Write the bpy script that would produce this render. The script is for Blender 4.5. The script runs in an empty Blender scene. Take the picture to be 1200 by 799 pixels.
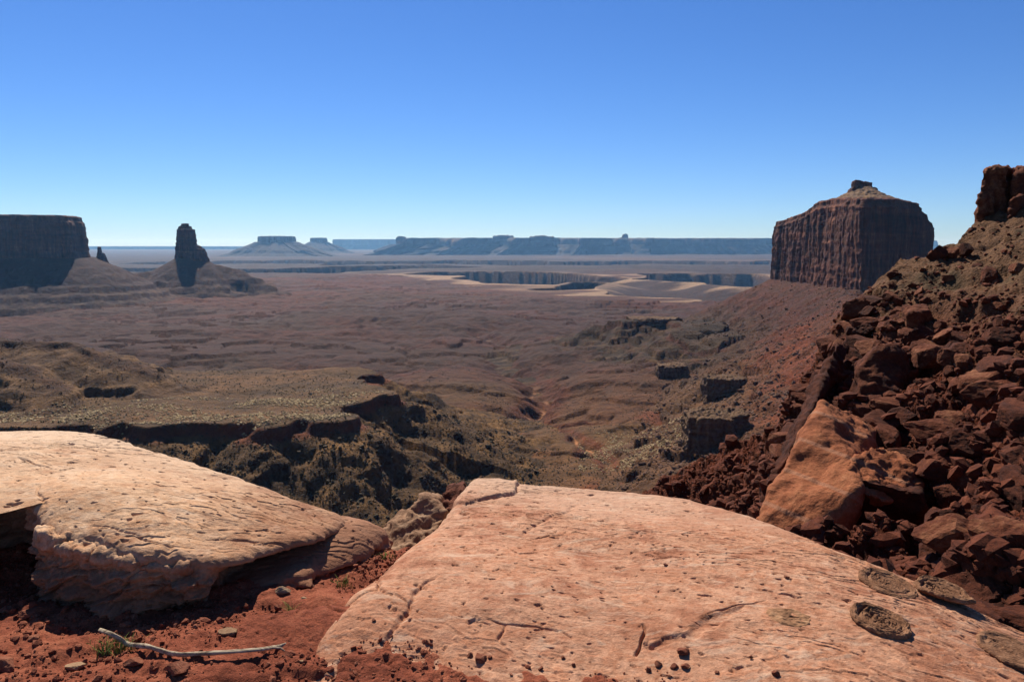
import bpy, bmesh, math, random
import numpy as np
from math import radians, sin, cos, tan, pi
from mathutils import Vector, Matrix, Euler

random.seed(5)
rng = np.random.default_rng(7)
scene = bpy.context.scene
C = scene.collection

# ------------------------------------------------------------------ camera, world, sun, exposure
F, CX, CY, PITCH, EYE = 924.0, 600.0, 399.5, radians(7.0), 1.6
cam_d = bpy.data.cameras.new('camera')
cam = bpy.data.objects.new('camera', cam_d)
C.objects.link(cam)
cam.location = (0, 0, EYE)
cam.rotation_euler = (radians(90) - PITCH, 0, 0)
cam_d.sensor_width = 36.0
cam_d.lens = 36.0 * F / 1200.0
cam_d.clip_start = 0.05
cam_d.clip_end = 200000
scene.camera = cam

SUN_EL, SUN_AZ = radians(47), radians(-21)      # azimuth from +Y, positive to the right
world = bpy.data.worlds.new('World')
scene.world = world
world.use_nodes = True
wn = world.node_tree
wn.nodes.clear()
sky = wn.nodes.new('ShaderNodeTexSky')
sky.sky_type = 'NISHITA'
sky.sun_disc = False
sky.sun_elevation = SUN_EL
sky.sun_rotation = SUN_AZ
sky.altitude = 1800
sky.air_density = 1.0
sky.dust_density = 0.25
sky.ozone_density = 3.0
hs = wn.nodes.new('ShaderNodeHueSaturation')
hs.inputs['Saturation'].default_value = 1.16
bg = wn.nodes.new('ShaderNodeBackground')
bg.inputs['Strength'].default_value = 0.060
wo = wn.nodes.new('ShaderNodeOutputWorld')
wn.links.new(sky.outputs[0], hs.inputs['Color'])
tint = wn.nodes.new('ShaderNodeMix'); tint.data_type = 'RGBA'; tint.blend_type = 'MULTIPLY'; tint.inputs[0].default_value = 1.0
tint.inputs[7].default_value = (.66, .84, 1.16, 1)
wn.links.new(hs.outputs[0], tint.inputs[6])
wn.links.new(tint.outputs[2], bg.inputs['Color'])
wn.links.new(bg.outputs[0], wo.inputs['Surface'])

sd_ = bpy.data.lights.new('sun', 'SUN')
sd_.energy = 5.0
sd_.angle = radians(0.53)
sd_.color = (1.0, 0.92, 0.80)
sun = bpy.data.objects.new('sun', sd_)
C.objects.link(sun)
sdir = Vector((sin(SUN_AZ) * cos(SUN_EL), cos(SUN_AZ) * cos(SUN_EL), sin(SUN_EL)))
sun.rotation_euler = (-sdir).to_track_quat('-Z', 'Y').to_euler()
sun.location = (-20, 40, 60)

vs = scene.view_settings
vs.view_transform = 'Standard'
vs.look = 'None'
vs.exposure = 0.68
vs.gamma = 1.0
vs.use_curve_mapping = False
scene.render.engine = 'CYCLES'
cy = scene.cycles
cy.use_denoising = True
cy.max_bounces = 5
cy.diffuse_bounces = 3
cy.volume_bounces = 0
cy.use_adaptive_sampling = True
cy.adaptive_threshold = 0.01

# ------------------------------------------------------------------ rays
CP, SP = cos(PITCH), sin(PITCH)
def ray(px, py):
    r = (px - CX) / F
    u = -(py - CY) / F
    return np.array([r, CP + SP * u, -SP + CP * u])
def gz(px, py, z):
    d = ray(px, py)
    t = (z - EYE) / d[2]
    return np.array([d[0] * t, d[1] * t, z])
def gd(px, py, D):
    d = ray(px, py)
    t = D / d[1]
    return np.array([d[0] * t, D, EYE + d[2] * t])
def pz(py, D):
    return gd(600, py, D)[2]
def floor_z(r):
    t = np.clip((r - 900) / 5000.0, 0, 1)
    return -240 - 45 * t * t * (3 - 2 * t)
def gv(px, py):
    z = -250.0
    for _ in range(20):
        p = gz(px, py, z)
        z = float(floor_z(math.hypot(p[0], p[1])))
    return p

# ------------------------------------------------------------------ noise
_p = np.random.default_rng(11).permutation(256).astype(np.int32)
_p = np.concatenate([_p, _p, _p])
_ang = np.random.default_rng(12).uniform(0, 2 * pi, 256)
_g2 = np.stack([np.cos(_ang), np.sin(_ang)], 1)
_g3 = np.random.default_rng(13).normal(size=(256, 3))
_g3 /= np.linalg.norm(_g3, axis=1, keepdims=True)
def _fade(t): return t * t * t * (t * (t * 6 - 15) + 10)
def n2(x, y, s=0):
    x = np.asarray(x, float); y = np.asarray(y, float)
    xf = np.floor(x); yf = np.floor(y)
    ix = (xf.astype(np.int64) + s * 37) & 255; iy = (yf.astype(np.int64) + s * 101) & 255
    fx = x - xf; fy = y - yf
    u = _fade(fx); v = _fade(fy)
    def c(a, b):
        g = _g2[_p[_p[(ix + a) & 255] + ((iy + b) & 255)]]
        return g[..., 0] * (fx - a) + g[..., 1] * (fy - b)
    a = c(0, 0); b = c(1, 0); d = c(0, 1); e = c(1, 1)
    return 1.5 * ((a + u * (b - a)) * (1 - v) + (d + u * (e - d)) * v)
def n3(x, y, z, s=0):
    x = np.asarray(x, float); y = np.asarray(y, float); z = np.asarray(z, float)
    xf = np.floor(x); yf = np.floor(y); zf = np.floor(z)
    ix = (xf.astype(np.int64) + s * 37) & 255; iy = (yf.astype(np.int64) + s * 101) & 255; iz = (zf.astype(np.int64) + s * 59) & 255
    fx = x - xf; fy = y - yf; fz = z - zf
    u = _fade(fx); v = _fade(fy); w = _fade(fz)
    def c(a, b, d):
        g = _g3[_p[_p[_p[(ix + a) & 255] + ((iy + b) & 255)] + ((iz + d) & 255)]]
        return g[..., 0] * (fx - a) + g[..., 1] * (fy - b) + g[..., 2] * (fz - d)
    def l(a, b, t): return a + t * (b - a)
    return 1.5 * l(l(l(c(0,0,0), c(1,0,0), u), l(c(0,1,0), c(1,1,0), u), v),
                   l(l(c(0,0,1), c(1,0,1), u), l(c(0,1,1), c(1,1,1), u), v), w)
def fbm2(x, y, o=4, s=0, gain=.5, lac=2.03):
    a, t, f = 1.0, 0.0, 1.0
    for i in range(o):
        t = t + a * n2(x * f, y * f, s + i); a *= gain; f *= lac
    return t
def rid2(x, y, o=4, s=0, gain=.5, lac=2.03):
    a, t, f = 1.0, 0.0, 1.0
    for i in range(o):
        t = t + a * (1 - 2 * np.abs(n2(x * f, y * f, s + i))); a *= gain; f *= lac
    return t
def fbm3(x, y, z, o=4, s=0, gain=.5, lac=2.03):
    a, t, f = 1.0, 0.0, 1.0
    for i in range(o):
        t = t + a * n3(x * f, y * f, z * f, s + i); a *= gain; f *= lac
    return t
def ss(a, b, x):
    t = np.clip((x - a) / (b - a), 0, 1)
    return t * t * (3 - 2 * t)
def mixc(a, b, t):
    return a + (b - a) * t[..., None]

# ------------------------------------------------------------------ plan geometry
def seg_dist(x, y, poly, closed):
    """distance to a polyline and the parameter (index + fraction) of the nearest point"""
    best = np.full(x.shape, 1e18); par = np.zeros(x.shape)
    n = len(poly)
    for i in range(n if closed else n - 1):
        a = poly[i]; b = poly[(i + 1) % n]
        dx, dy = b[0] - a[0], b[1] - a[1]
        t = np.clip(((x - a[0]) * dx + (y - a[1]) * dy) / (dx * dx + dy * dy + 1e-12), 0, 1)
        d = (x - a[0] - t * dx) ** 2 + (y - a[1] - t * dy) ** 2
        m = d < best
        best = np.where(m, d, best); par = np.where(m, i + t, par)
    return np.sqrt(best), par
def inside(x, y, poly):
    r = np.zeros(x.shape, bool); n = len(poly)
    for i in range(n):
        a = poly[i]; b = poly[(i + 1) % n]
        if a[1] == b[1]: continue
        c = ((a[1] > y) != (b[1] > y)) & (x < (b[0] - a[0]) * (y - a[1]) / (b[1] - a[1]) + a[0])
        r ^= c
    return r
def sdf(x, y, poly):
    d, _ = seg_dist(x, y, poly, True)
    return np.where(inside(x, y, poly), d, -d)     # positive inside
class TPS:
    def __init__(s, pts, smooth=1e-4):
        P = np.asarray(pts, float); s.p = P[:, :2]; n = len(P)
        s.k = max(np.ptp(s.p[:, 0]), np.ptp(s.p[:, 1]))
        q = s.p / s.k
        K = s._u(q[:, None, :] - q[None]) + np.eye(n) * smooth
        A = np.zeros((n + 3, n + 3)); A[:n, :n] = K; A[:n, n] = 1; A[:n, n + 1:] = q; A[n, :n] = 1; A[n + 1:, :n] = q.T
        s.w = np.linalg.solve(A, np.concatenate([P[:, 2], np.zeros(3)])); s.q = q
    def _u(s, d):
        r2 = (d ** 2).sum(-1)
        return 0.5 * r2 * np.log(r2 + 1e-12)
    def __call__(s, x, y):
        x = np.asarray(x, float) / s.k; y = np.asarray(y, float) / s.k
        n = len(s.q); o = s.w[n] + s.w[n + 1] * x + s.w[n + 2] * y
        for i in range(n):
            r2 = (x - s.q[i, 0]) ** 2 + (y - s.q[i, 1]) ** 2
            o = o + s.w[i] * 0.5 * r2 * np.log(r2 + 1e-12)
        return o

# ------------------------------------------------------------------ meshes and objects
def mesh_from(name, co, faces, smooth=True):
    co = np.asarray(co, np.float32); faces = np.asarray(faces, np.int32)
    k = faces.shape[1]
    me = bpy.data.meshes.new(name)
    me.vertices.add(len(co)); me.vertices.foreach_set('co', co.ravel())
    me.loops.add(faces.size); me.loops.foreach_set('vertex_index', faces.ravel())
    me.polygons.add(len(faces)); me.polygons.foreach_set('loop_start', np.arange(0, faces.size, k, dtype=np.int32))
    me.update(calc_edges=True); me.validate()
    me.polygons.foreach_set('use_smooth', np.full(len(me.polygons), smooth))
    me.update()
    return me
def set_col(me, col):
    a = me.color_attributes.new('Col', 'FLOAT_COLOR', 'POINT')
    c = np.ones((len(me.vertices), 4), np.float32); c[:, :3] = col
    a.data.foreach_set('color', c.ravel())
def grid_faces(nr, nc, wrap=False):
    i = np.arange(nr - 1)[:, None]; j = np.arange(nc if wrap else nc - 1)[None]
    j2 = (j + 1) % nc
    return np.stack(np.broadcast_arrays(i * nc + j, i * nc + j2, (i + 1) * nc + j2, (i + 1) * nc + j), -1).reshape(-1, 4)
def obj(name, me, mat=None, parent=None, label=None, cat=None, group=None, kind=None, loc=None):
    o = bpy.data.objects.new(name, me); C.objects.link(o)
    if mat is not None and me is not None:
        me.materials.clear(); me.materials.append(mat)
    if parent is not None: o.parent = parent
    if label: o['label'] = label
    if cat: o['category'] = cat
    if group: o['group'] = group
    if kind: o['kind'] = kind
    if loc is not None: o.location = loc
    return o
def thing(name, label, cat, loc=(0, 0, 0), group=None):
    return obj(name, None, None, None, label, cat, group, 'thing', loc)
def vnormals(me):
    n = np.empty(len(me.vertices) * 3, np.float32); me.vertices.foreach_get('normal', n)
    return n.reshape(-1, 3).astype(float)
def vcos(me):
    n = np.empty(len(me.vertices) * 3, np.float32); me.vertices.foreach_get('co', n)
    return n.reshape(-1, 3).astype(float)
def set_cos(me, co):
    me.vertices.foreach_set('co', np.asarray(co, np.float32).ravel()); me.update()

# ------------------------------------------------------------------ materials
class NT:
    def __init__(s, name):
        s.m = bpy.data.materials.new(name); s.m.use_nodes = True
        s.t = s.m.node_tree; s.t.nodes.clear()
        s.out = s.n('OutputMaterial'); s.b = s.n('BsdfPrincipled')
        s.l(s.b.outputs[0], s.out.inputs['Surface'])
        s.b.inputs['Roughness'].default_value = .92
        s.b.inputs['Specular IOR Level'].default_value = .18
    def n(s, k, **kw):
        o = s.t.nodes.new('ShaderNode' + k)
        for a, v in kw.items(): setattr(o, a, v)
        return o
    def l(s, a, b): s.t.links.new(a, b)
    def pos(s, kind='world', scale=(1, 1, 1), rot=(0, 0, 0)):
        src = s.n('NewGeometry').outputs['Position'] if kind == 'world' else s.n('TexCoord').outputs['Object']
        m = s.n('Mapping'); m.inputs['Scale'].default_value = scale; m.inputs['Rotation'].default_value = rot
        s.l(src, m.inputs['Vector'])
        return m.outputs[0]
    def noise(s, vec, scale, detail=6, rough=.6, dist=0.0):
        o = s.n('TexNoise'); o.inputs['Scale'].default_value = scale; o.inputs['Detail'].default_value = detail
        o.inputs['Roughness'].default_value = rough; o.inputs['Distortion'].default_value = dist
        s.l(vec, o.inputs['Vector'])
        return o.outputs['Fac']
    def vor(s, vec, scale, feature='F1', out='Distance', rand=1.0):
        o = s.n('TexVoronoi', feature=feature); o.inputs['Scale'].default_value = scale; o.inputs['Randomness'].default_value = rand
        s.l(vec, o.inputs['Vector'])
        return o.outputs[out]
    def ramp(s, fac, stops, interp='LINEAR'):
        o = s.n('ValToRGB'); e = o.color_ramp.elements; o.color_ramp.interpolation = interp
        while len(e) < len(stops): e.new(.5)
        for k, (p, c) in enumerate(stops):
            e[k].position = p; e[k].color = (*c, 1) if len(c) == 3 else c
        s.l(fac, o.inputs['Fac'])
        return o.outputs['Color']
    def mr(s, v, a, b, c, d):
        o = s.n('MapRange'); s.l(v, o.inputs[0])
        for i, q in enumerate((a, b, c, d)): o.inputs[i + 1].default_value = q
        return o.outputs[0]
    def mix(s, fac, a, b, mode='MIX'):
        o = s.n('Mix', data_type='RGBA', blend_type=mode)
        for sock, v in ((o.inputs[0], fac), (o.inputs[6], a), (o.inputs[7], b)):
            if isinstance(v, (int, float)): sock.default_value = v
            elif isinstance(v, tuple): sock.default_value = (*v, 1)
            else: s.l(v, sock)
        return o.outputs[2]
    def math(s, op, a, b=0.0):
        o = s.n('Math', operation=op)
        for sock, v in ((o.inputs[0], a), (o.inputs[1], b)):
            if isinstance(v, (int, float)): sock.default_value = v
            else: s.l(v, sock)
        return o.outputs[0]
    def bump(s, h, dist, strength=1.0, prev=None):
        o = s.n('Bump'); o.inputs['Distance'].default_value = dist; o.inputs['Strength'].default_value = strength
        s.l(h, o.inputs['Height'])
        if prev is not None: s.l(prev, o.inputs['Normal'])
        return o.outputs[0]
    def done(s, col, nrm=None, tone=(.68, .655, .56)):
        col = s.mix(1.0, col, tone, 'MULTIPLY')
        s.l(col, s.b.inputs['Base Color'])
        if nrm is not None: s.l(nrm, s.b.inputs['Normal'])
        return s.m
def grey(v): return (v, v, v)

def mat_terrain():
    s = NT('terrain_soil')
    a = s.n('Attribute'); a.attribute_name = 'Col'
    p = s.pos()
    v1 = s.noise(p, .02, 8, .65)
    v2 = s.noise(p, .22, 5, .7)
    c = s.mix(1.0, a.outputs['Color'], s.ramp(v1, [(.3, grey(.72)), (.7, grey(1.3))]), 'MULTIPLY')
    c = s.mix(1.0, c, s.ramp(v2, [(.3, grey(.7)), (.72, grey(1.32))]), 'MULTIPLY')
    dots = s.ramp(s.vor(p, .16), [(.10, (1, 1, 1)), (.2, (0, 0, 0))])
    patch = s.ramp(s.noise(p, .006, 4, .6), [(.46, (0, 0, 0)), (.6, (1, 1, 1))])
    f = s.math('MULTIPLY', dots, patch)
    c = s.mix(s.math('MULTIPLY', f, .75), c, (.028, .03, .018))
    v3 = s.noise(p, .045, 7, .68, .4)
    nb = s.bump(v1, 16, .9)
    nb = s.bump(v3, 9, .9, nb)
    nb = s.bump(v2, 2.6, 1.0, nb)
    c = s.mix(1.0, c, s.ramp(v3, [(.34, (.62, .60, .58)), (.5, grey(1.0)), (.66, (1.22, 1.18, 1.12))]), 'MULTIPLY')
    return s.done(c, nb)

def mat_cliff(name, stops, zscale, streak=.06, band=.05, bump=1.5, cap=None):
    """banded and streaked sandstone: colour by horizontal beds and by vertical water stains"""
    s = NT(name)
    p = s.pos('world', (streak, streak, streak * .08))
    q = s.pos('world', (band * .05, band * .05, band))
    st = s.noise(p, 1.0, 6, .65, .4); bd = s.noise(q, 1.0, 5, .6)
    fine = s.noise(s.pos(), zscale, 6, .7)
    f = s.math('ADD', s.math('MULTIPLY', st, .6), s.math('MULTIPLY', bd, .4))
    c = s.ramp(f, stops)
    c = s.mix(1.0, c, s.ramp(fine, [(.3, grey(.7)), (.7, grey(1.25))]), 'MULTIPLY')
    n = s.bump(st, bump, .8)
    n = s.bump(fine, bump * .5, .8, n)
    n = s.bump(bd, bump, .6, n)
    return s.done(c, n)

def mat_slab(name, cols, rotz, far=None, low=None, tone=(.82, .765, .665)):
    """foreground sandstone: cross-bedding streaks, iron stain, pale lichen bloom, pits"""
    s = NT(name)
    p = s.pos()
    aw = s.pos('world', (1.9, 5.2, 5.0), (0, 0, rotz))
    big = s.noise(p, 1.3, 5, .6, .3)
    st = s.noise(aw, 1.3, 8, .70, 1.4)
    med = s.noise(p, 7, 7, .68)
    fin = s.noise(p, 55, 5, .7)
    gr = s.noise(p, 260, 3, .7)
    f = s.math('ADD', s.math('MULTIPLY', big, .40), s.math('ADD', s.math('MULTIPLY', st, .24), s.math('MULTIPLY', med, .36)))
    c = s.ramp(f, [(.40, cols[0]), (.45, cols[1]), (.50, cols[2]), (.545, cols[3]), (.61, cols[4])])
    c = s.mix(1.0, c, s.ramp(fin, [(.28, grey(.66)), (.5, grey(1.0)), (.75, grey(1.22))]), 'MULTIPLY')
    c = s.mix(1.0, c, s.ramp(gr, [(.3, grey(.82)), (.7, grey(1.16))]), 'MULTIPLY')
    mot = s.noise(p, 16, 6, .72, .4)
    c = s.mix(1.0, c, s.ramp(mot, [(.3, (.62, .56, .52)), (.48, grey(1.0)), (.68, (1.18, 1.22, 1.26))]), 'MULTIPLY')
    stn = s.ramp(s.noise(p, .75, 7, .66, 1.2), [(.47, (0, 0, 0)), (.60, (1, 1, 1))])
    c = s.mix(s.math('MULTIPLY', stn, .55), c, s.mix(med, cols[0], cols[3]))
    pale = s.ramp(s.noise(aw, 2.0, 6, .7, 1.2), [(.54, (0, 0, 0)), (.68, (1, 1, 1))])
    c = s.mix(s.math('MULTIPLY', pale, .5), c, cols[5])
    if far:      # paler towards the far rim
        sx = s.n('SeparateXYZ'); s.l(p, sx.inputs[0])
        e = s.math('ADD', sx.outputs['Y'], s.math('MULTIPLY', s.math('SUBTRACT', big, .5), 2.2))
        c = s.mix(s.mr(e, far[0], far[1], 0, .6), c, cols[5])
    if low:      # the lower beds are stained red
        sx = s.n('SeparateXYZ'); s.l(p, sx.inputs[0])
        e = s.math('ADD', sx.outputs['Z'], s.math('MULTIPLY', s.math('SUBTRACT', med, .5), .35))
        c = s.mix(s.mr(e, low[0], low[1], .85, 0), c, s.mix(fin, (.16, .065, .035), (.33, .15, .085)))
    # dark weathering spots in the hollows of the bedding
    sp = s.ramp(s.noise(s.pos('world', (14, 26, 20), (0, 0, rotz)), 1.0, 5, .72, .8), [(.24, (1, 1, 1)), (.35, (0, 0, 0))])
    c = s.mix(s.math('MULTIPLY', sp, .5), c, cols[6])
    n = s.bump(st, .009, .8)
    n = s.bump(med, .020, .8, n)
    n = s.bump(mot, .007, .9, n)
    n = s.bump(sp, -.005, .8, n)
    n = s.bump(fin, .005, .8, n)
    n = s.bump(gr, .0012, .7, n)
    return s.done(c, n, tone)

def mat_boulder(name, cols, sc=1.0, bump=.08, rndamt=.5):
    s = NT(name)
    p = s.pos('object')
    oi = s.n('ObjectInfo')
    w = s.n('Vector' + 'Math', operation='ADD')
    s.l(p, w.inputs[0])
    mul = s.n('VectorMath', operation='SCALE'); s.l(oi.outputs['Location'], mul.inputs[0]); mul.inputs['Scale'].default_value = .37
    s.l(mul.outputs[0], w.inputs[1])
    v = w.outputs[0]
    a = s.noise(v, 1.1 * sc, 6, .65, .3); b = s.noise(v, 5 * sc, 6, .7)
    f = s.math('ADD', s.math('MULTIPLY', a, .6), s.math('MULTIPLY', b, .4))
    f = s.math('ADD', f, s.math('MULTIPLY', s.math('SUBTRACT', oi.outputs['Random'], .5), .22 * rndamt))
    c = s.ramp(f, [(.32, cols[0]), (.45, cols[1]), (.56, cols[2]), (.68, cols[3])])
    g = s.noise(v, 26 * sc, 4, .7)
    c = s.mix(1.0, c, s.ramp(g, [(.3, grey(.75)), (.7, grey(1.22))]), 'MULTIPLY')
    n = s.bump(b, bump, .9)
    n = s.bump(g, bump * .25, .8, n)
    return s.done(c, n)

def mat_dirt():
    s = NT('red_dirt')
    p = s.pos()
    a = s.noise(p, 1.7, 6, .6); b = s.noise(p, 22, 6, .72); g = s.noise(p, 140, 4, .75)
    c = s.ramp(s.math('ADD', s.math('MULTIPLY', a, .55), s.math('MULTIPLY', b, .45)),
               [(.34, (.19, .042, .020)), (.48, (.34, .088, .046)), (.6, (.46, .15, .085)), (.72, (.58, .27, .17))])
    c = s.mix(1.0, c, s.ramp(g, [(.3, grey(.6)), (.7, grey(1.35))]), 'MULTIPLY')
    n = s.bump(b, .02, 1.0); n = s.bump(g, .004, 1.0, n)
    return s.done(c, n)

def mat_plain(name, col, var=.4, sc=20, bump=.002, rough=.9):
    s = NT(name); p = s.pos('object')
    a = s.noise(p, sc, 5, .7)
    c = s.mix(1.0, col, s.ramp(a, [(.3, grey(1 - var)), (.7, grey(1 + var))]), 'MULTIPLY')
    s.b.inputs['Roughness'].default_value = rough
    return s.done(c, s.bump(a, bump, .9))

M_TER = mat_terrain()
M_WIN = mat_cliff('wingate_cliff', [(.36, (.032, .011, .007)), (.46, (.090, .028, .016)), (.56, (.170, .054, .030)), (.66, (.36, .15, .095))], .12, .09, .06, 2.5)
M_FAR = mat_cliff('distant_cliff', [(.34, (.050, .034, .030)), (.5, (.085, .055, .045)), (.66, (.14, .095, .075))], .02, .006, .012, 20)
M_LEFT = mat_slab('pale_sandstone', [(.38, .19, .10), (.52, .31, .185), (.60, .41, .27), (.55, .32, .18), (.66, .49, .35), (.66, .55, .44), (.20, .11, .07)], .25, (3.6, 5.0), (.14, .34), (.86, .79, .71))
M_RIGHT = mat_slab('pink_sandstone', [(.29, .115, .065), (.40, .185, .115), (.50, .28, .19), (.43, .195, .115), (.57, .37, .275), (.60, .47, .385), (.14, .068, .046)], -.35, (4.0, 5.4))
M_BOUL = mat_boulder('red_boulder', [(.075, .022, .014), (.15, .045, .027), (.225, .075, .045), (.34, .16, .11)], .8, .10)
M_STRIPE = None
M_DIRT = mat_dirt()

# ================================================================== LARGE STRUCTURE: the land
def PL(*pts):                      # plan polygon from 3D points
    return [(float(p[0]), float(p[1])) for p in pts]

# --- the near hillside: the ledge we stand on, the gully, the red spur on the right
BENCH = [(-9, -30), (-8.5, 2), (-5.5, 3.9), (-3.0, 4.4), (-1.4, 4.0), (-0.6, 3.7), (0.5, 3.9), (1.05, 3.4), (1.3, 2.8), (1.5, 2.2), (1.8, 0), (3, -30)]
SIL = [(1200, 255, 84), (1150, 268, 86), (1100, 284, 84), (1045, 318, 82), (1000, 349, 80), (968, 398, 74), (942, 458, 66), (908, 520, 57), (892, 590, 47), (885, 660, 37)]
SIL3 = [gd(*q) for q in SIL]
SPUR_C = [tuple(p) for p in SIL3] + [tuple(gd(*q)) for q in
          [(1200, 740, 25), (1200, 620, 31), (1200, 500, 40), (1200, 400, 52), (1200, 320, 68), (1080, 500, 50), (1080, 400, 63), (1100, 600, 38), (1000, 560, 48),
           (1400, 260, 78), (1400, 480, 42), (1500, 740, 24)]]
SPUR_T = TPS(SPUR_C, 2e-4)
SPUR = PL(*SIL3) + [(9.5, 20), (8.5, 4), (9, -30), (200, -30), (200, 100), (80, 92)]
FAN_A = gd(935, 505, 74)
def near_z(x, y):
    x = np.asarray(x, float); y = np.asarray(y, float)
    wx = x + 1.2 * n2(x * .22, y * .22, 3); wy = y + 1.2 * n2(x * .22, y * .22, 4)
    d = np.maximum(-sdf(x, y, BENCH), 0)
    z = -.30 - np.minimum(d, 4) * 2.6 - np.maximum(d - 4, 0) * .72
    # spur
    sd = sdf(wx, wy, SPUR)
    xi = np.clip(x, -5, 75); yi = np.clip(y, 4, 100)
    zin = SPUR_T(xi, yi)
    out = np.maximum(-sd, 0)
    led = rid2(x * .05 + .3 * y * .05, y * .09, 3, 21)
    zin = zin + .9 * fbm2(x * .12, y * .12, 4, 22) + .5 * led
    # ledges stepping down towards the camera
    s = zin * .33 + .9 * fbm2(x * .05, y * .05, 3, 25)
    fl = np.floor(s); fr = s - fl
    zin = zin + ss(2, 10, sd) * ((ss(.55, .95, fr) - fr) * 1.9)
    drop = np.minimum(out, 7) * 2.4 + np.maximum(out - 7, 0) * .62
    zs = zin - drop + np.where(out > 0, .5 * fbm2(x * .25, y * .25, 3, 27), 0)
    z = np.maximum(z, zs)
    # red talus fan below the spur
    df = np.hypot(x - FAN_A[0], y - FAN_A[1])
    z = np.maximum(z, FAN_A[2] - .58 * df + 1.3 * fbm2(x * .11, y * .11, 4, 28))
    return z

def cells(x, y, s=0):
    """fractured blocks: per-cell random values, offsets to the cell seed, and distance to the joint"""
    xf = np.floor(x); yf = np.floor(y)
    d1 = np.full(x.shape, 9.0); d2 = np.full(x.shape, 9.0); idr = np.zeros(x.shape); ox = np.zeros(x.shape); oy = np.zeros(x.shape); id2 = np.zeros(x.shape)
    T = np.random.default_rng(600 + s).uniform(0, 1, (256, 4))
    for i in (-1, 0, 1):
        for j in (-1, 0, 1):
            h = _p[_p[(xf.astype(np.int64) + i) & 255] + ((yf.astype(np.int64) + j) & 255)]
            px = xf + i + T[h, 0]; py = yf + j + T[h, 1]
            d = np.hypot(x - px, y - py); m = d < d1
            d2 = np.where(m, d1, np.minimum(d2, d)); d1 = np.where(m, d, d1)
            idr = np.where(m, T[h, 2], idr); id2 = np.where(m, T[h, 3], id2); ox = np.where(m, x - px, ox); oy = np.where(m, y - py, oy)
    return idr, id2, ox, oy, d2 - d1
hx = np.concatenate([np.linspace(-130, -10, 60), np.arange(-9.6, 5, .4), np.arange(5, 62, .2), np.linspace(63, 170, 50)])
hy = np.concatenate([np.linspace(-30, 3, 24), np.arange(3.4, 104, .24), np.linspace(106, 240, 60)])
HX, HY = np.meshgrid(hx, hy)
HZ = near_z(HX, HY) + .16 * fbm2(HX * .9, HY * .9, 3, 30) * ss(2, 12, HY)
wX = HX + .5 * n2(HX * .7, HY * .7, 34) + .15 * n2(HX * 2.3, HY * 2.3, 36); wY = HY + .5 * n2(HX * .7, HY * .7, 35) + .15 * n2(HX * 2.3, HY * 2.3, 37)
ca, sa = cos(.55), sin(.55)
U, V = (wX * ca + wY * sa), (-wX * sa + wY * ca)
msk = ss(6, 14, HY) * ss(-1.5, 1.5, HX - 6 + .0 * HY) * (.25 + .75 * ss(-2.5, -8, HZ + 2.5 * n2(HX * .08, HY * .08, 38))) * ss(-42, -30, HZ)
for sc_, amp_, sd_0 in ((4.4, 1.1, 1), (1.9, 1.0, 2), (.85, .55, 3), (.42, .22, 4)):
    i1, i2, ox, oy, ed = cells(U / sc_, V / (sc_ * 1.6), sd_0)
    HZ = HZ + msk * amp_ * ((i1 - .5) * (1 if sc_ < 4 else ss(-.2, .3, n2(HX * .06, HY * .06, 39))) - ox * (.35 + .5 * i2) + oy * (.4 * i1 - .1) - .35 * ss(.10, .0, ed))
hol = gd(1032, 650, 40)
HZ = HZ - 3.2 * np.exp(-((HX - hol[0]) ** 2 + (HY - hol[1]) ** 2) / 3.2 ** 2)
hco = np.stack([HX, HY, HZ], -1).reshape(-1, 3)
hill_me = mesh_from('hillside', hco, grid_faces(len(hy), len(hx)))
up = ss(-9, -1, HZ + 1.6 * fbm2(HX * .1, HY * .1, 3, 31))
red = np.array([.155, .038, .017]); tan_ = np.array([.18, .095, .050]); olive = np.array([.095, .064, .034])
hc = mixc(np.broadcast_to(red, HX.shape + (3,)), np.broadcast_to(tan_, HX.shape + (3,)), up * .85)
hc = mixc(hc, np.broadcast_to(olive, hc.shape), ss(.1, .5, fbm2(HX * .13, HY * .13, 4, 33)) * (.15 + .55 * up))
set_col(hill_me, hc.reshape(-1, 3))
def mat_hill():
    s = NT('hillside_soil'); a = s.n('Attribute'); a.attribute_name = 'Col'
    p = s.pos(); v = s.noise(p, .9, 7, .7); g = s.noise(p, 5, 5, .75)
    c = s.mix(1.0, a.outputs['Color'], s.ramp(v, [(.3, grey(.6)), (.7, grey(1.4))]), 'MULTIPLY')
    c = s.mix(1.0, c, s.ramp(g, [(.3, grey(.65)), (.7, grey(1.35))]), 'MULTIPLY')
    n = s.bump(v, .4, 1.0); n = s.bump(g, .16, 1.0, n); n = s.bump(s.vor(p, 4.5), .10, .8, n)
    return s.done(c, n)
obj('hillside', hill_me, mat_hill(), kind='structure')

# --- the basin, the benches, the talus cones, the white-rimmed canyon: one polar sheet out to the horizon
LB = PL(*[gz(px, py, -172) for px, py in [(-260, 512), (-100, 500), (0, 503), (70, 499), (105, 503), (135, 498), (200, 500), (250, 497), (300, 501), (345, 496),
      (395, 492), (425, 489), (398, 478), (436, 466), (462, 458), (426, 452), (440, 437), (420, 432), (300, 431), (150, 436), (-50, 440), (-300, 450)]])
RB = PL(*[gz(px, py, -178) for px, py in [(708, 374), (735, 377), (765, 373), (800, 378), (786, 387), (815, 396), (842, 398), (862, 392), (840, 372)]])
FLANK = [(760, 2200, -120), (690, 1640, -92), (540, 1200, -92), (460, 850, -88), (400, 560, -60), (330, 330, -30)]
LH = [gd(-120, 390, 1060), gd(-20, 395, 1035), gd(40, 400, 1010), gd(86, 402, 990), gd(130, 419, 955), gd(170, 432, 935)]
LH2 = [gd(-120, 404, 930), gd(-40, 412, 915), gd(25, 428, 890), gd(66, 452, 860)]
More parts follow.
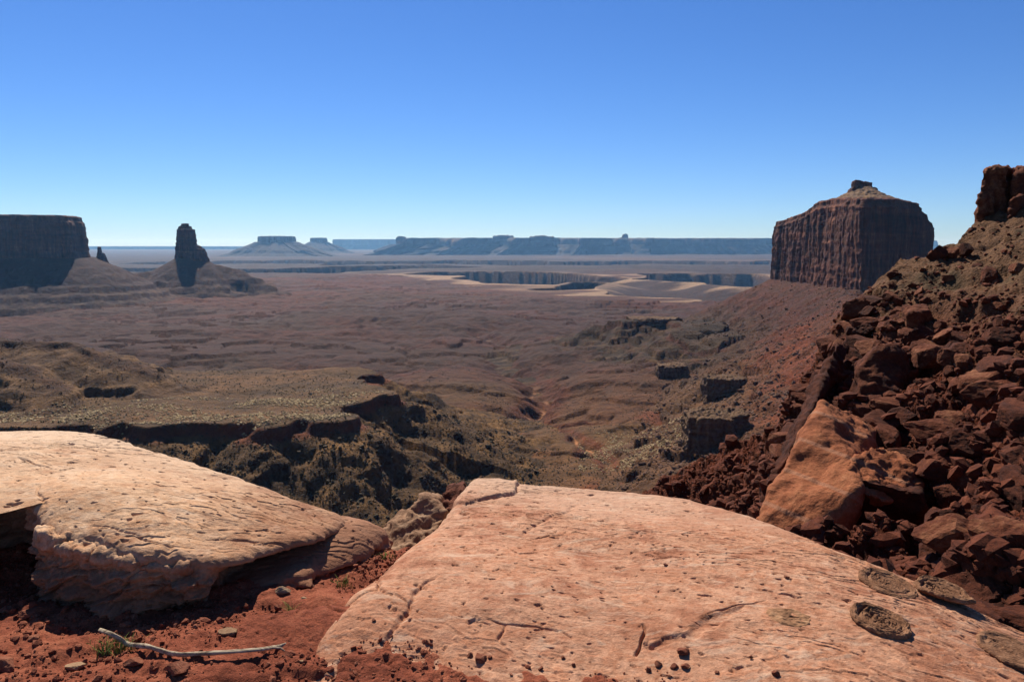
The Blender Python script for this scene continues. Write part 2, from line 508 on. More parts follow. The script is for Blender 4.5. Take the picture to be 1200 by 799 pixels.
BUT = PL(*[gd(px, 300, D) for px, D in [(905, 2150), (930, 2010), (960, 1870), (985, 1750), (1010, 1640), (1045, 1690), (1075, 1800), (1092, 1950), (1085, 2300), (1000, 2500), (930, 2400)]])
RIDGE = [gd(*q) for q in [(-260, 300, 3700), (-80, 300, 3740), (60, 303, 3800), (104, 303, 3850), (132, 314, 3950), (152, 319, 4000), (186, 316, 4100), (206, 304, 4180), (226, 302, 4200), (248, 308, 4200),
         (268, 313, 4200), (288, 317, 4190), (304, 325, 4170), (322, 336, 4120)]]
MESA = PL(*[gd(px, 300, D) for px, D in [(99, 3720), (84, 3600), (40, 3540), (-40, 3500), (-130, 3520), (-230, 3650), (-240, 4200), (-60, 4350), (60, 4250), (101, 4000), (104, 3850)]])
CAN = [[gv(px, py) for px, py in [(90, 316), (200, 316), (290, 317.5), (360, 317), (430, 313.5), (470, 312), (500, 313)]],
       [gv(px, py) for px, py in [(548, 320.5), (600, 321), (650, 326), (690, 330.5), (735, 332.5), (790, 338), (830, 342.5), (870, 347), (930, 353), (1000, 356)]],
       [gv(px, py) for px, py in [(815, 323), (838, 326), (870, 328), (910, 331), (980, 333)]],
       [gv(px, py) for px, py in [(690, 331), (670, 338), (640, 339)]],
       [gv(px, py) for px, py in [(230, 308), (330, 306.5), (430, 308), (560, 306.5), (640, 309), (760, 307), (860, 308.5), (960, 307)]]]
CANW = [620, 560, 620, 110, 1000]
WASH = [[gv(px, py) for px, py in [(560, 600), (585, 570), (570, 545), (590, 515), (580, 490), (612, 470), (640, 452), (625, 438), (590, 420), (600, 400), (560, 385)]],
        [gv(px, py) for px, py in [(720, 540), (690, 510), (660, 487), (630, 470)]],
        [gv(px, py) for px, py in [(440, 580), (500, 560), (545, 560), (580, 545)]],
        [gv(px, py) for px, py in [(700, 480), (650, 475), (610, 480)]]]

def fl_noise(x, y, s):
    return rid2(x, y, 3, s)

def terrain(x, y):
    r = np.hypot(x, y)
    base = floor_z(r)
    k = ss(250, 1500, r)
    relief = 26 * fbm2(x / 900, y / 900, 3, 41) * k * (1 - ss(9000, 20000, r)) + 9 * fbm2(x / 210, y / 210, 4, 42)
    # rills and small gullies
    relief += 3.0 * rid2(x / 95, y / 95, 3, 40) * ss(500, 1100, r) * (1 - ss(3500, 6000, r))
    relief -= 11 * (np.clip(rid2(x / 240 + .3 * n2(x / 90, y / 90, 3), y / 240, 3, 43) - .75, 0, 2)) * (1 - ss(5000, 9000, r))
    h = base + relief
    # low ledges: terrace the plain
    st = 11.0
    q = (h + 8 * fbm2(x / 420, y / 300, 4, 44)) / st
    f = q - np.floor(q)
    th = h + (ss(.70, .82, f) - f) * st
    amt = ss(-.25, .35, fbm2(x / 700, y / 700, 3, 45)) * (1 - ss(9000, 14000, r)) * ss(1300, 2000, r) * 1.0 + .35 * ss(300, 800, r) * (1 - ss(1300, 2000, r))
    h = h + (th - h) * amt
    col = np.zeros(x.shape + (3,))
    A = lambda *c: np.broadcast_to(np.array(c), col.shape)
    redp = A(.165, .068, .036); brown = A(.150, .086, .046); olv = A(.138, .100, .050); purple = A(.125, .062, .036)
    t1 = ss(-.3, .4, fbm2(x / 380, y / 260, 4, 46)); t2 = ss(-.2, .45, fbm2(x / 700, y / 420, 4, 47))
    nearc = mixc(olv, brown, t1 * .8)
    nearc = mixc(nearc, A(.21, .078, .036), ss(.15, .5, fbm2(x / 260, y / 170, 4, 48)) * .7)
    farc = mixc(purple, redp, t2)
    farc = mixc(farc, A(.13, .08, .055), ss(.2, .6, fbm2(x / 900, y / 700, 4, 49)) * .8)
    col = mixc(nearc, farc, ss(1150, 1900, r + 300 * n2(x / 400, y / 400, 50)))
    # washes
    for i, w in enumerate(WASH):
        m = (r < 3500)
        d = np.full(x.shape, 1e6)
        xx, yy = x[m], y[m]
        wx = xx + 16 * n2(xx / 60, yy / 60, 51) + 5 * n2(xx / 18, yy / 18, 53); wy = yy + 16 * n2(xx / 60, yy / 60, 52) + 5 * n2(xx / 18, yy / 18, 54)
        d[m] = seg_dist(wx, wy, w, False)[0]
        wd = (26, 13, 14, 11)[i]
        h = h - (17, 8, 10, 7)[i] * np.exp(-(d / wd) ** 2 * 1.2) - (16, 6, 8, 5)[i] * np.exp(-(d / (wd * 3.5)) ** 2)
        col = mixc(col, A(.17, .066, .036), np.exp(-((d - wd * .9) / (wd * .5)) ** 2) * .75)
        bed = ss(1, .35, d / (wd * .28)) * ss(-.1, .25, n2(x / 55, y / 55, 55 + i))
        col = mixc(col, A(.42, .27, .18), bed)
    # left hills, capped ridges
    for i, (rg, sl) in enumerate(((LH, .36), (LH2, .30))):
        m = (r < 2200)
        xx, yy = x[m], y[m]
        d, pr = seg_dist(xx + 14 * n2(xx / 45, yy / 45, 61), yy + 14 * n2(xx / 45, yy / 45, 62), rg, False)
        zc = np.interp(pr, np.arange(len(rg)), [p[2] for p in rg])
        g = fl_noise(xx / 46, yy / 46, 63 + i)
        hh = zc - np.minimum(np.maximum(d - 5, 0), 4) * 1.5 * ss(-.1, .4, n2(xx / 60, yy / 60, 64)) - np.maximum(d - 5, 0) * sl - 6 * (1 - g * .5) * ss(8, 60, d) + 1.3 * fbm2(xx / 14, yy / 14, 4, 69)
        q = hh / 16 + .4 * n2(xx / 120, yy / 120, 65); f = q - np.floor(q)
        hh = hh + (ss(.6, .75, f) - f) * 8 * ss(10, 30, d) * ss(-.1, .35, n2(xx / 50, yy / 50, 66))
        H = h[m]; up_ = hh > H
        c = col[m]
        cc = mixc(np.broadcast_to(np.array([.105, .078, .050]), c.shape), np.broadcast_to(np.array([.20, .16, .105]), c.shape), ss(.35, .75, f + .25 * n2(xx / 30, yy / 30, 66)) * .8)
        cc = mixc(cc, np.broadcast_to(np.array([.075, .045, .03]), c.shape), ss(18, 12, d) * .8)
        col[m] = np.where(up_[:, None], cc, c); h[m] = np.maximum(H, hh)
    # the capped benches
    for i, (pg, zt, cap, sl) in enumerate(((LB, -172, 9, .52), (RB, -178, 10, .42))):
        m = (r > 450) & (r < 2600)
        xx, yy = x[m], y[m]
        w1 = 20 * n2(xx / 80, yy / 80, 71 + i) + 11 * n2(xx / 27, yy / 27, 73 + i); w2 = 20 * n2(xx / 80, yy / 80, 75 + i) + 11 * n2(xx / 27, yy / 27, 77 + i)
        s = sdf(xx + w1, yy + w2, pg)
        d = np.maximum(-s, 0)
        _, arc = seg_dist(xx + w1 * .4, yy + w2 * .4, pg, True)
        cum = np.concatenate([[0], np.cumsum([math.hypot(pg[(k + 1) % len(pg)][0] - pg[k][0], pg[(k + 1) % len(pg)][1] - pg[k][1]) for k in range(len(pg))])])
        arc = np.interp(arc, np.arange(len(cum)), cum)
        rib = 1 - 2 * np.abs(n2(arc / 78 + .35 * n2(xx / 40, yy / 40, 78), d / 260, 88 + i)) + .12 * (1 - 2 * np.abs(n2(arc / 21, d / 90, 90 + i)))
        g = rid2(xx / 60 + .4 * n2(xx / 30, yy / 30, 79), yy / 60, 3, 80 + i)
        top = zt + 3.5 * fbm2(xx / 90, yy / 90, 3, 81) - .012 * np.maximum(s, 0)
        if i == 1:
            top = top - 24 * ss(.0, .9, fbm2(xx / 160, yy / 160, 2, 83))
        hh = top - cap * ss(0, 4, d) - np.maximum(d - 3, 0) * sl * (1 - .0012 * np.minimum(d, 300)) + 2.5 * (g - .7) * ss(4, 40, d) + (19 if i == 0 else 7) * (rib - .8) * ss(6, 40, d) * ss(190, 90, d) + 1.3 * fbm2(xx / 9, yy / 9, 4, 68, .65) * ss(3, 12, d)
        if i == 1:
            q = hh / 15 + .5 * fbm2(xx / 70, yy / 70, 2, 84); f = q - np.floor(q)
            hh = hh + (ss(.5, .72, f) - f) * 11 * ss(-.4, .3, n2(xx / 60, yy / 60, 86))
        else:
            q = hh / 17 + .6 * fbm2(xx / 50, yy / 50, 3, 84); f = q - np.floor(q)
            hh = hh + (ss(.6, .75, f) - f) * 5 * ss(6, 20, d) * ss(0, .5, n2(xx / 50, yy / 50, 67))
        H = h[m]; up_ = hh > H; c = col[m]
        n_ = fbm2(xx / 40, yy / 40, 4, 85 + i)
        slope_c = mixc(np.broadcast_to(np.array([.095, .073, .040]), c.shape), np.broadcast_to(np.array([.20, .155, .085]), c.shape), ss(-.3, .5, n_))
        if i == 1: slope_c = mixc(slope_c, np.broadcast_to(np.array([.16, .07, .042]), c.shape), ss(.62, .85, f) * .55)
        top_c = mixc(np.broadcast_to(np.array([.105, .082, .046]), c.shape), np.broadcast_to(np.array([.155, .115, .068]), c.shape), ss(-.4, .5, fbm2(xx / 130, yy / 70, 4, 87)))
        cap_c = np.broadcast_to(np.array([.17, .075, .045]), c.shape)
        cc = np.where((s > -.5)[:, None], top_c, mixc(cap_c, slope_c, ss(6, 14, d)))
        col[m] = np.where(up_[:, None], cc, c); h[m] = np.maximum(H, hh)
    # talus below the butte on the right
    m = (r < 3400)
    xx, yy = x[m], y[m]
    s = sdf(xx, yy, BUT); d = np.maximum(-s, 0)
    g = rid2(xx / 55, yy / 55, 3, 91)
    dfl, pfl = seg_dist(xx + 22 * n2(xx / 110, yy / 110, 98), yy + 22 * n2(xx / 110, yy / 110, 99), FLANK, False)
    zfl = np.interp(pfl, np.arange(len(FLANK)), [q[2] for q in FLANK])
    fk = zfl - .50 * dfl
    hh = np.maximum(-92 - .52 * d, fk)
    dd = np.minimum(d, dfl)
    hh = hh + 5 * (g - .8) * ss(10, 90, dd) + 1.9 * fbm2(xx / 16, yy / 16, 3, 92)
    q = hh / 17 + .9 * fbm2(xx / 110, yy / 110, 3, 84); f = q - np.floor(q)
    hh = hh + (ss(.5, .68, f) - f) * 13 * ss(-150, -180, hh) * ss(-.35, .35, n2(xx / 75, yy / 75, 86))
    H = h[m]; up_ = hh > H; c = col[m]
    cc = mixc(np.broadcast_to(np.array([.19, .070, .036]), c.shape), np.broadcast_to(np.array([.15, .070, .040]), c.shape), ss(-.3, .5, fbm2(xx / 60, yy / 60, 4, 93)))
    cc = mixc(cc, np.broadcast_to(np.array([.125, .098, .06]), c.shape), ss(-150, -205, hh + 18 * n2(xx / 70, yy / 70, 94)) * .8)
    col[m] = np.where(up_[:, None], cc, c); h[m] = np.maximum(H, hh)
    # talus ridge carrying the mesa and the tower on the left
    m = (r > 2600) & (r < 6500) & (x < 0)
    xx, yy = x[m], y[m]
    d, pr = seg_dist(xx + 22 * n2(xx / 90, yy / 90, 95), yy + 22 * n2(xx / 90, yy / 90, 96), RIDGE, False)
    zc = np.interp(pr, np.arange(len(RIDGE)), [p[2] for p in RIDGE])
    g = rid2(xx / 95, yy / 95, 3, 97)
    tw = gd(222, 303, 4200); dt = np.maximum(np.hypot(xx - tw[0], yy - tw[1]) - 62, 0); dm = np.maximum(-sdf(xx, yy, MESA) - 30, 0)
    hh = np.maximum(zc - 5 - .58 * np.maximum(d - 12, 0), np.maximum(tw[2] + 6 - .58 * dt, -62 - .52 * dm)) + 8 * (g - .8) * ss(20, 130, np.minimum(d, np.minimum(dt, dm)))
    q = (hh + 214) / 34 + .25 * n2(xx / 200, yy / 200, 98); f = q - np.floor(q)
    hh = hh + (ss(.5, .68, f) - f) * 15 * ss(-150, -185, hh)
    H = h[m]; up_ = hh > H; c = col[m]
    cc = mixc(np.broadcast_to(np.array([.066, .026, .016]), c.shape), np.broadcast_to(np.array([.17, .13, .10]), c.shape), ss(.45, .9, .9 * fbm2(xx / 60, yy / 60, 4, 99) + .75 * ss(-175, -225, hh)) * .6)
    col[m] = np.where(up_[:, None], cc, c); h[m] = np.maximum(H, hh)
    # canyon with a white rim
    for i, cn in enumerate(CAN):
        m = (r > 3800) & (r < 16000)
        xx, yy = x[m], y[m]
        amp = CANW[i] * .45
        d, pr = seg_dist(xx + amp * n2(xx / 700, yy / 700, 101 + i) + amp * .14 * n2(xx / 230, yy / 230, 105 + i),
                         yy + amp * n2(xx / 700, yy / 700, 109 + i) + amp * .14 * n2(xx / 230, yy / 230, 113 + i), cn, False)
        w = CANW[i]
        dep = (190 if i != 3 else 90) * ss(w + 25, w - 15, d) + 45 * ss(w * .7, w * .2, d)
        flat = np.exp(-(np.maximum(d - w, 0) / 450) ** 2)
        h[m] = h[m] * (1 - flat) + floor_z(r[m]) * flat - dep
        wr = ss(w + 300, w + 130, d + 330 * fbm2(xx / 4200, yy / 380, 4, 117)) * ss(w + 12, w + 40, d) * (1 if i else .6)
        c = col[m]
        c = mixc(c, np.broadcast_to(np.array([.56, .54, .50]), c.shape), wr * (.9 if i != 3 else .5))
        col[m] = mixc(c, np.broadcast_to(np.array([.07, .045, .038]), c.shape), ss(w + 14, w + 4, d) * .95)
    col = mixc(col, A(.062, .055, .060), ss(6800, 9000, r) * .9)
    # far plain: paler patches
    col = mixc(col, A(.20, .17, .15), ss(.35, .6, fbm2(x / 5200, y / 2600, 4, 121)) * ss(7000, 10000, r) * .6)
    # small dark and red rubble of the near hill
    nz = np.full(x.shape, -1e4)
    m = (r < 420)
    nz[m] = near_z(x[m], y[m]) - 1.5 - 6 * ss(150, 240, np.hypot(x[m], y[m]))
    k = nz > h
    h = np.maximum(h, nz)
    col = np.where(k[..., None], np.array([.13, .045, .027]), col)
    return h, col

def geo(a, b, step):
    n = int(math.log(b / a) / step)
    return a * np.exp(np.linspace(0, math.log(b / a), n, endpoint=False))
TR = np.concatenate([geo(90, 560, .02), geo(560, 1500, .0027), geo(1500, 3300, .0042), geo(3300, 4600, .0042), geo(4600, 7600, .0024), geo(7600, 15000, .006), geo(15000, 60000, .02), [60000.0]])
TA = np.concatenate([np.linspace(-75, -36, 60, endpoint=False), np.linspace(-36, 36, 1150), np.linspace(36, 75, 60)[1:]]) * pi / 180
RR, TT = np.meshgrid(TR, TA, indexing='ij')
TX, TY = RR * np.sin(TT), RR * np.cos(TT)
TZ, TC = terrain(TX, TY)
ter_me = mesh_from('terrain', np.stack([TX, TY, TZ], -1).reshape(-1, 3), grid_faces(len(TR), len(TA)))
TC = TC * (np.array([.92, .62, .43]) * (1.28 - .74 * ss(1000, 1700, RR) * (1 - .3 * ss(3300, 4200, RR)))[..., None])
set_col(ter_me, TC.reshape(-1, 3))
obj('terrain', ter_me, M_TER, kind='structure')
_lr = np.log(TR)
def ter_z(x, y):
    """height of the terrain sheet at points, bilinear in its own grid"""
    r = np.hypot(x, y); a = np.arctan2(x, y)
    i = np.clip(np.searchsorted(TR, r) - 1, 0, len(TR) - 2); j = np.clip(np.searchsorted(TA, a) - 1, 0, len(TA) - 2)
    u = np.clip((r - TR[i]) / (TR[i + 1] - TR[i]), 0, 1); v = np.clip((a - TA[j]) / (TA[j + 1] - TA[j]), 0, 1)
    return (TZ[i, j] * (1 - u) + TZ[i + 1, j] * u) * (1 - v) + (TZ[i, j + 1] * (1 - u) + TZ[i + 1, j + 1] * u) * v

# ------------------------------------------------------------------ cliffs: buttes, mesas, towers
def resample(poly, n, smooth=2):
    P = np.array(poly + [poly[0]], float); L = np.concatenate([[0], np.cumsum(np.linalg.norm(np.diff(P[:, :2], axis=0), axis=1))])
    s = np.linspace(0, L[-1], n, endpoint=False)
    Q = np.stack([np.interp(s, L, P[:, k]) for k in range(P.shape[1])], 1)
    for _ in range(smooth):
        Q = (np.roll(Q, 1, 0) + 2 * Q + np.roll(Q, -1, 0)) / 4
    return Q, s
def cliff_mesh(name, poly, prof, n=400, rows=120, flute=6, fscale=30, rough=2, rscale=8, smooth=2, rim=None, seed=0, ledge=0, lscale=12, relief_top=1.5):
    """closed plan outline lofted through (scale, z) pairs, with vertical flutes, ledges and roughness; rim(x,y) moves the upper edge"""
    Q, s = resample([tuple(p[:2]) for p in poly], n, smooth)
    c = Q.mean(0)
    T = np.roll(Q, -1, 0) - np.roll(Q, 1, 0)
    N = np.stack([T[:, 1], -T[:, 0]], 1); N /= np.linalg.norm(N, axis=1, keepdims=True) + 1e-9
    if ((Q - c) * N).sum() < 0: N = -N
    pf = np.array(prof, float)
    L = np.concatenate([[0], np.cumsum(np.hypot(np.diff(pf[:, 0]) * np.linalg.norm(Q - c, axis=1).mean(), np.diff(pf[:, 1])))])
    t = np.linspace(0, L[-1], rows)
    fs = np.interp(t, L, pf[:, 0]); zs = np.interp(t, L, pf[:, 1])
    zr = np.broadcast_to(zs[:, None], (rows, n)).copy()
    if rim is not None:
        zmax = pf[:, 1].max(); zmin = pf[:, 1].min()
        k = (zs - zmin) / (zmax - zmin)
        zr = zr + (rim(Q[:, 0], Q[:, 1])[None] - rim.ref) * k[:, None]
    X = c[0] + (Q[None, :, 0] - c[0]) * fs[:, None]; Y = c[1] + (Q[None, :, 1] - c[1]) * fs[:, None]
    xx, yy = np.broadcast_to(Q[:, 0], X.shape), np.broadcast_to(Q[:, 1], X.shape)
    fl = fbm3(xx / fscale, yy / fscale, zr / (fscale * 9), 4, 131 + seed, .6)
    fl2 = -np.abs(n3(xx / (fscale * .8), yy / (fscale * .8), zr / (fscale * 10), 137 + seed)) * .7 + 1.1 * n3(xx / (fscale * 2.7), yy / (fscale * 2.7), zr / (fscale * 6), 138 + seed) - .55 * ss(.35, .1, np.abs(n3(xx / (fscale * .45), yy / (fscale * .45), zr / (fscale * 5), 139 + seed)) * 4)
    rg = fbm3(X / rscale, Y / rscale, zr / rscale, 4, 141 + seed)
    d = flute * (fl + fl2) + rough * rg
    if ledge:
        d = d + ledge * n2(zr / lscale + .5 * n2(xx / 90, yy / 90, 9), np.zeros_like(zr) + seed + .37, 151)
    w = np.clip(fs / .6, 0, 1)[:, None]
    X = X + N[None, :, 0] * d * w; Y = Y + N[None, :, 1] * d * w
    Z = zr + relief_top * rg * np.clip(1.3 - fs, 0, 1)[:, None] + relief_top * .5 * rg
    co = np.stack([X, Y, Z], -1).reshape(-1, 3)
    f = grid_faces(rows, n, True)
    me = mesh_from(name, co, f, True)
    if pf[-1, 0] > 0.005:          # close the top
        bm = bmesh.new(); bm.from_mesh(me); bm.verts.ensure_lookup_table()
        bm.faces.new([bm.verts[(rows - 1) * n + j] for j in range(n)])
        bmesh.ops.recalc_face_normals(bm, faces=bm.faces); bm.to_mesh(me); bm.free()
    else:
        bm = bmesh.new(); bm.from_mesh(me); bmesh.ops.recalc_face_normals(bm, faces=bm.faces); bm.to_mesh(me); bm.free()
    return me
class Rim:
    def __init__(s, pts, ref): s.t = TPS(pts, 1e-3); s.ref = ref
    def __call__(s, x, y): return s.t(x, y)

# hull rocks: unions of convex hulls, remeshed as one skin, then weathered
def hull_rock(name, hulls, voxel, amp=.06, sc=1.0, amp2=.02, sc2=6.0, smooth=True, strata=0, stz=.3, seed=0, iters=1):
    bm = bmesh.new()
    for h in hulls:
        vs_ = [bm.verts.new(tuple(p)) for p in h]
        bmesh.ops.convex_hull(bm, input=vs_, use_existing_faces=False)
    lo = [v for v in bm.verts if not v.link_faces]
    if lo: bmesh.ops.delete(bm, geom=lo, context='VERTS')
    me = bpy.data.meshes.new(name); bm.to_mesh(me); bm.free()
    tmp = bpy.data.objects.new('tmp', me); C.objects.link(tmp)
    md = tmp.modifiers.new('r', 'REMESH'); md.mode = 'VOXEL'; md.voxel_size = voxel; md.use_smooth_shade = True
    if iters:
        sm = tmp.modifiers.new('s', 'SMOOTH'); sm.iterations = iters; sm.factor = .5
    dg = bpy.context.evaluated_depsgraph_get(); dg.update()
    out = bpy.data.meshes.new_from_object(tmp.evaluated_get(dg))
    bpy.data.objects.remove(tmp); bpy.data.meshes.remove(me)
    out.name = name
    co = vcos(out); no = vnormals(out)
    d = amp * fbm3(co[:, 0] * sc, co[:, 1] * sc, co[:, 2] * sc, 4, 161 + seed, .55) + amp2 * fbm3(co[:, 0] * sc2, co[:, 1] * sc2, co[:, 2] * sc2, 4, 165 + seed, .6)
    if strata:
        zz = co[:, 2] / stz + .6 * fbm3(co[:, 0] * sc * .5, co[:, 1] * sc * .5, co[:, 2] * sc, 2, 167 + seed)
        d = d + strata * n2(zz, zz * 0 + .4 + seed, 169)
    set_cos(out, co + no * d[:, None])
    out.polygons.foreach_set('use_smooth', np.full(len(out.polygons), smooth))
    return out
def box_pts(c, sx, sy, sz, rz=0, jit=.12, top=1.0, rnd=None):
    """eight jittered corners of a block on the ground, top narrower by 'top'"""
    r = rnd or random
    P = []
    for a in (-1, 1):
        for b in (-1, 1):
            for k in (0, 1):
                f = top if k else 1
                x = a * sx * f * (1 + r.uniform(-jit, jit)); y = b * sy * f * (1 + r.uniform(-jit, jit)); z = k * sz * (1 + r.uniform(-jit, jit) * .5)
                P.append((c[0] + x * cos(rz) - y * sin(rz), c[1] + x * sin(rz) + y * cos(rz), c[2] + z))
    return P

# --- the dark butte on the right
t = thing('rock_butte', 'dark red sheer-walled butte with a pale cone and small knob on top', 'butte')
rimpts = [tuple(gd(*q)) for q in [(905, 263, 2150), (930, 255, 2010), (942, 249, 1950), (953, 241, 1905), (966, 237, 1840), (985, 236, 1760), (1010, 236, 1640), (1040, 236, 1680), (1064, 239, 1770), (1073, 243, 1820), (1080, 253, 1880), (1092, 263, 1950), (1000, 259, 2500), (930, 261, 2400), (1000, 246, 1980)]]
me = cliff_mesh('cliff_wall', BUT, [(1.03, -135), (1.02, -80), (1.0, -35), (.988, 34), (.978, 52), (.982, 57), (.962, 63), (.955, 72), (.92, 75), (.6, 76), (.0, 77)], 820, 300, 6.0, 34, 1.8, 12,
                18, Rim(rimpts, 66.0), 1, ledge=1.0, lscale=16, relief_top=1.8)
obj('cliff_wall', me, M_WIN, t)
M_CONE = mat_cliff('butte_cap_scree', [(.34, (.13, .075, .045)), (.5, (.21, .125, .075)), (.66, (.28, .18, .11))], .15, .05, .1, 1.0)
cc_ = gd(1011, 230, 1940)
zc_ = lambda py: pz(py, 1940)
ring = [(cc_[0] + 84 * cos(a), cc_[1] + 120 * sin(a)) for a in np.linspace(0, 2 * pi, 24, endpoint=False)]
me = cliff_mesh('cap_cone', ring, [(1.2, zc_(250)), (1.0, zc_(237.5)), (.62, zc_(230.5)), (.30, zc_(223)), (.2, zc_(220)), (0, zc_(219))], 220, 60, 2.5, 30, 2, 10, 1, None, 4, relief_top=2)
obj('cap_cone', me, M_CONE, t)
kb = lambda px, py, D=1045: gd(px, py, D)
def blk(px0, px1, pyt, pyb, D, dep, jit=.1, top=.85, rz=0):
    a = gd(px0, pyb, D); b = gd(px1, pyb, D); z1 = pz(pyt, D)
    return box_pts(((a[0] + b[0]) / 2, D + dep, a[2]), (b[0] - a[0]) / 2, dep, z1 - a[2], rz, jit, top)
me = hull_rock('summit_knob', [blk(1001, 1012, 211.5, 226, 1930, 12), blk(1008, 1023, 213, 226, 1934, 13), blk(996, 1030, 220, 229, 1930, 17)], 1.6, 2.0, .07, 1.0, .3, seed=3)
obj('summit_knob', me, M_WIN, t)

# --- the mesa on the left edge
t = thing('sheer_mesa', 'broad flat-topped dark mesa cut by the left edge of the view', 'mesa')
me = cliff_mesh('cliff_wall', MESA, [(1.04, -160), (1.03, -85), (1.012, -30), (1.0, 60), (.988, 100), (.975, 108), (.972, 126), (.955, 132), (.8, 133), (0, 134)], 600, 200, 12, 90, 5, 24, 1, None, 7, ledge=4, lscale=26, relief_top=1.0)
obj('cliff_wall', me, M_WIN, t)
# --- the needle beside it
t = thing('rock_needle', 'tiny rock needle on the slope just right of the flat mesa', 'rock pinnacle')
a = gd(116, 296, 3870)
me = hull_rock('rock_needle', [blk(110, 124, 297, 312, 3860, 22, .1, .5), blk(113.8, 118.4, 289.5, 303, 3865, 9, .1, .7)], 2.0, 2.5, .04, 1.5, .15, seed=5)
bpy.data.objects.remove(t)
obj('rock_needle', me, M_WIN, None, 'tiny rock needle on the slope just right of the flat mesa', 'rock pinnacle', kind='thing')
# --- the tower
t = thing('rock_tower', 'tall free-standing rock tower on its talus ridge, left of the basin', 'rock tower')
def ringpx(pxc, rx, D, ry, n=16, jit=.08, seed=1):
    r_ = random.Random(seed); c = gd(pxc, 300, D); w = rx * D / F
    return [(c[0] + w * cos(q) * (1 + r_.uniform(-jit, jit)), D + ry * sin(q) * (1 + r_.uniform(-jit, jit))) for q in np.linspace(0, 2 * pi, n, endpoint=False)]
Zt = lambda py: pz(py, 4200)
me = cliff_mesh('spire', ringpx(220, 10.8, 4200, 60), [(1.60, Zt(322)), (1.32, Zt(306)), (1.14, Zt(296)), (1.0, Zt(284)), (.90, Zt(270.5)), (.88, Zt(269)), (.6, Zt(268.4)), (0, Zt(268))], 260, 150, 7, 40, 3, 12, 1, None, 11, ledge=4, lscale=16)
obj('spire', me, M_WIN, t)
me = cliff_mesh('summit_block', ringpx(219, 7.5, 4200, 30, seed=3), [(1.1, Zt(271)), (1.0, Zt(267)), (.92, Zt(265.5)), (.60, Zt(264.8)), (.52, Zt(262.3)), (0, Zt(261.8))], 90, 50, 4, 20, 2, 8, 1, None, 12, ledge=3, lscale=7)
obj('summit_block', me, M_WIN, t)
me = cliff_mesh('shoulder', ringpx(229, 12, 4195, 60, seed=5), [(1.5, Zt(322)), (1.2, Zt(306)), (1.0, Zt(297)), (.88, Zt(293)), (.6, Zt(289)), (0, Zt(286))], 200, 80, 7, 34, 3, 12, 1, None, 13, ledge=4, lscale=14)
obj('shoulder', me, M_WIN, t)

# --- far mesas and buttes
M_APRON = mat_cliff('distant_talus', [(.34, (.020, .014, .013)), (.5, (.030, .021, .018)), (.66, (.05, .036, .03))], .02, .006, .012, 20)
def far_mesa(name, label, cat, tops, D, depth, zt, zc, seed, tal=1.0, n=500, flute=60, back=True, group=None):
    """tops: list of (px, offset in depth) along the front edge; a wall on an apron of talus"""
    front = [gd(px, 290, D + o) for px, o in tops]
    bk = [gd(px, 290, D + depth + .3 * o) for px, o in reversed(tops)]
    poly = PL(*(front + bk))
    th = thing(name, label, cat, group=group)
    w = max(p[0] for p in poly) - min(p[0] for p in poly)
    Q = np.array(poly); R = np.linalg.norm(Q - Q.mean(0), axis=1).mean()
    me = cliff_mesh('cliff_wall', poly, [(1.0, zc - 40), (.998, zc), (.992, (zc + zt) / 2), (.985, zt - 8), (.975, zt), (.6, zt + 3), (0, zt + 4)], n, 60, flute, flute * 5, flute * .15, flute, 1, None, seed, ledge=flute * .2, lscale=(zt - zc) / 3, relief_top=13)
    obj('cliff_wall', me, M_FAR, th)
    bz = floor_z(D) - 20
    k = tal * (zc - bz) * 1.9 / R
    me = cliff_mesh('talus_apron', poly, [(1 + k * 1.5, bz), (1 + k, bz + (zc - bz) * .25), (1 + k * .82, bz + (zc - bz) * .45), (1 + k * .4, bz + (zc - bz) * .72), (1.002, zc + 6), (.96, zc + 8)], n, 50, flute * 1.6, flute * 4, flute * .3, flute, 1, None, seed + 1, relief_top=10)
    obj('talus_apron', me, M_APRON, th)
    return th
far_mesa('long_mesa', 'long dark wall of mesas stretching across the horizon behind the canyon', 'mesa',
         [(468, 0), (500, 500), (540, -300), (575, 900), (600, -300), (640, 1200), (680, 0), (715, 1700), (760, 300), (800, 2000), (850, 800), (900, 2500), (960, 1400), (1050, 3500)], 21000, 7000, pz(278.8, 21000), pz(287, 21000), 21, .8, 1000, 230)
far_mesa('square_butte', 'blue-grey square-topped butte on the horizon, right of the rock tower', 'butte', [(304, 0), (320, -80), (345, 0)], 19500, 700, pz(277.2, 19500), pz(284, 19500), 23, 1.25, 300, 60)
far_mesa('domed_butte', 'small rounded blue butte on the horizon between the square butte and a pale mesa', 'butte', [(365, 0), (374, -60), (384, 0)], 26000, 450, pz(279, 26000), pz(283.5, 26000), 25, 1.1, 240, 60)
far_mesa('pale_mesa', 'palest flat mesa on the horizon left of the long dark wall', 'mesa', [(390, 0), (420, 200), (460, 0), (500, 300)], 41000, 3000, pz(280.5, 41000), pz(287, 41000), 27, .7, 260, 60)
far_mesa('low_plateau', 'faint low plateau along the horizon between the mesa and the rock tower', 'plateau', [(60, 0), (120, 500), (170, 0), (240, 600), (290, 300)], 44000, 5000, pz(289, 44000), pz(291, 44000), 29, .3, 260, 60)
far_mesa('distant_plateau', 'pale blue flat plateau rim above the long mesa, towards the big dark butte', 'plateau', [(700, 0), (760, 500), (830, 0), (900, 600), (1000, 300), (1100, 500)], 40000, 4000, pz(281.5, 40000), pz(288, 40000), 31, .6, 260, 60)
me = hull_rock('horizon_knob', [blk(723, 741, 279, 284, 22500, 350, .1, .6), blk(729, 737, 274.5, 280, 22500, 90, .1, .6)], 22, 18, .008, 6, .03, seed=9)
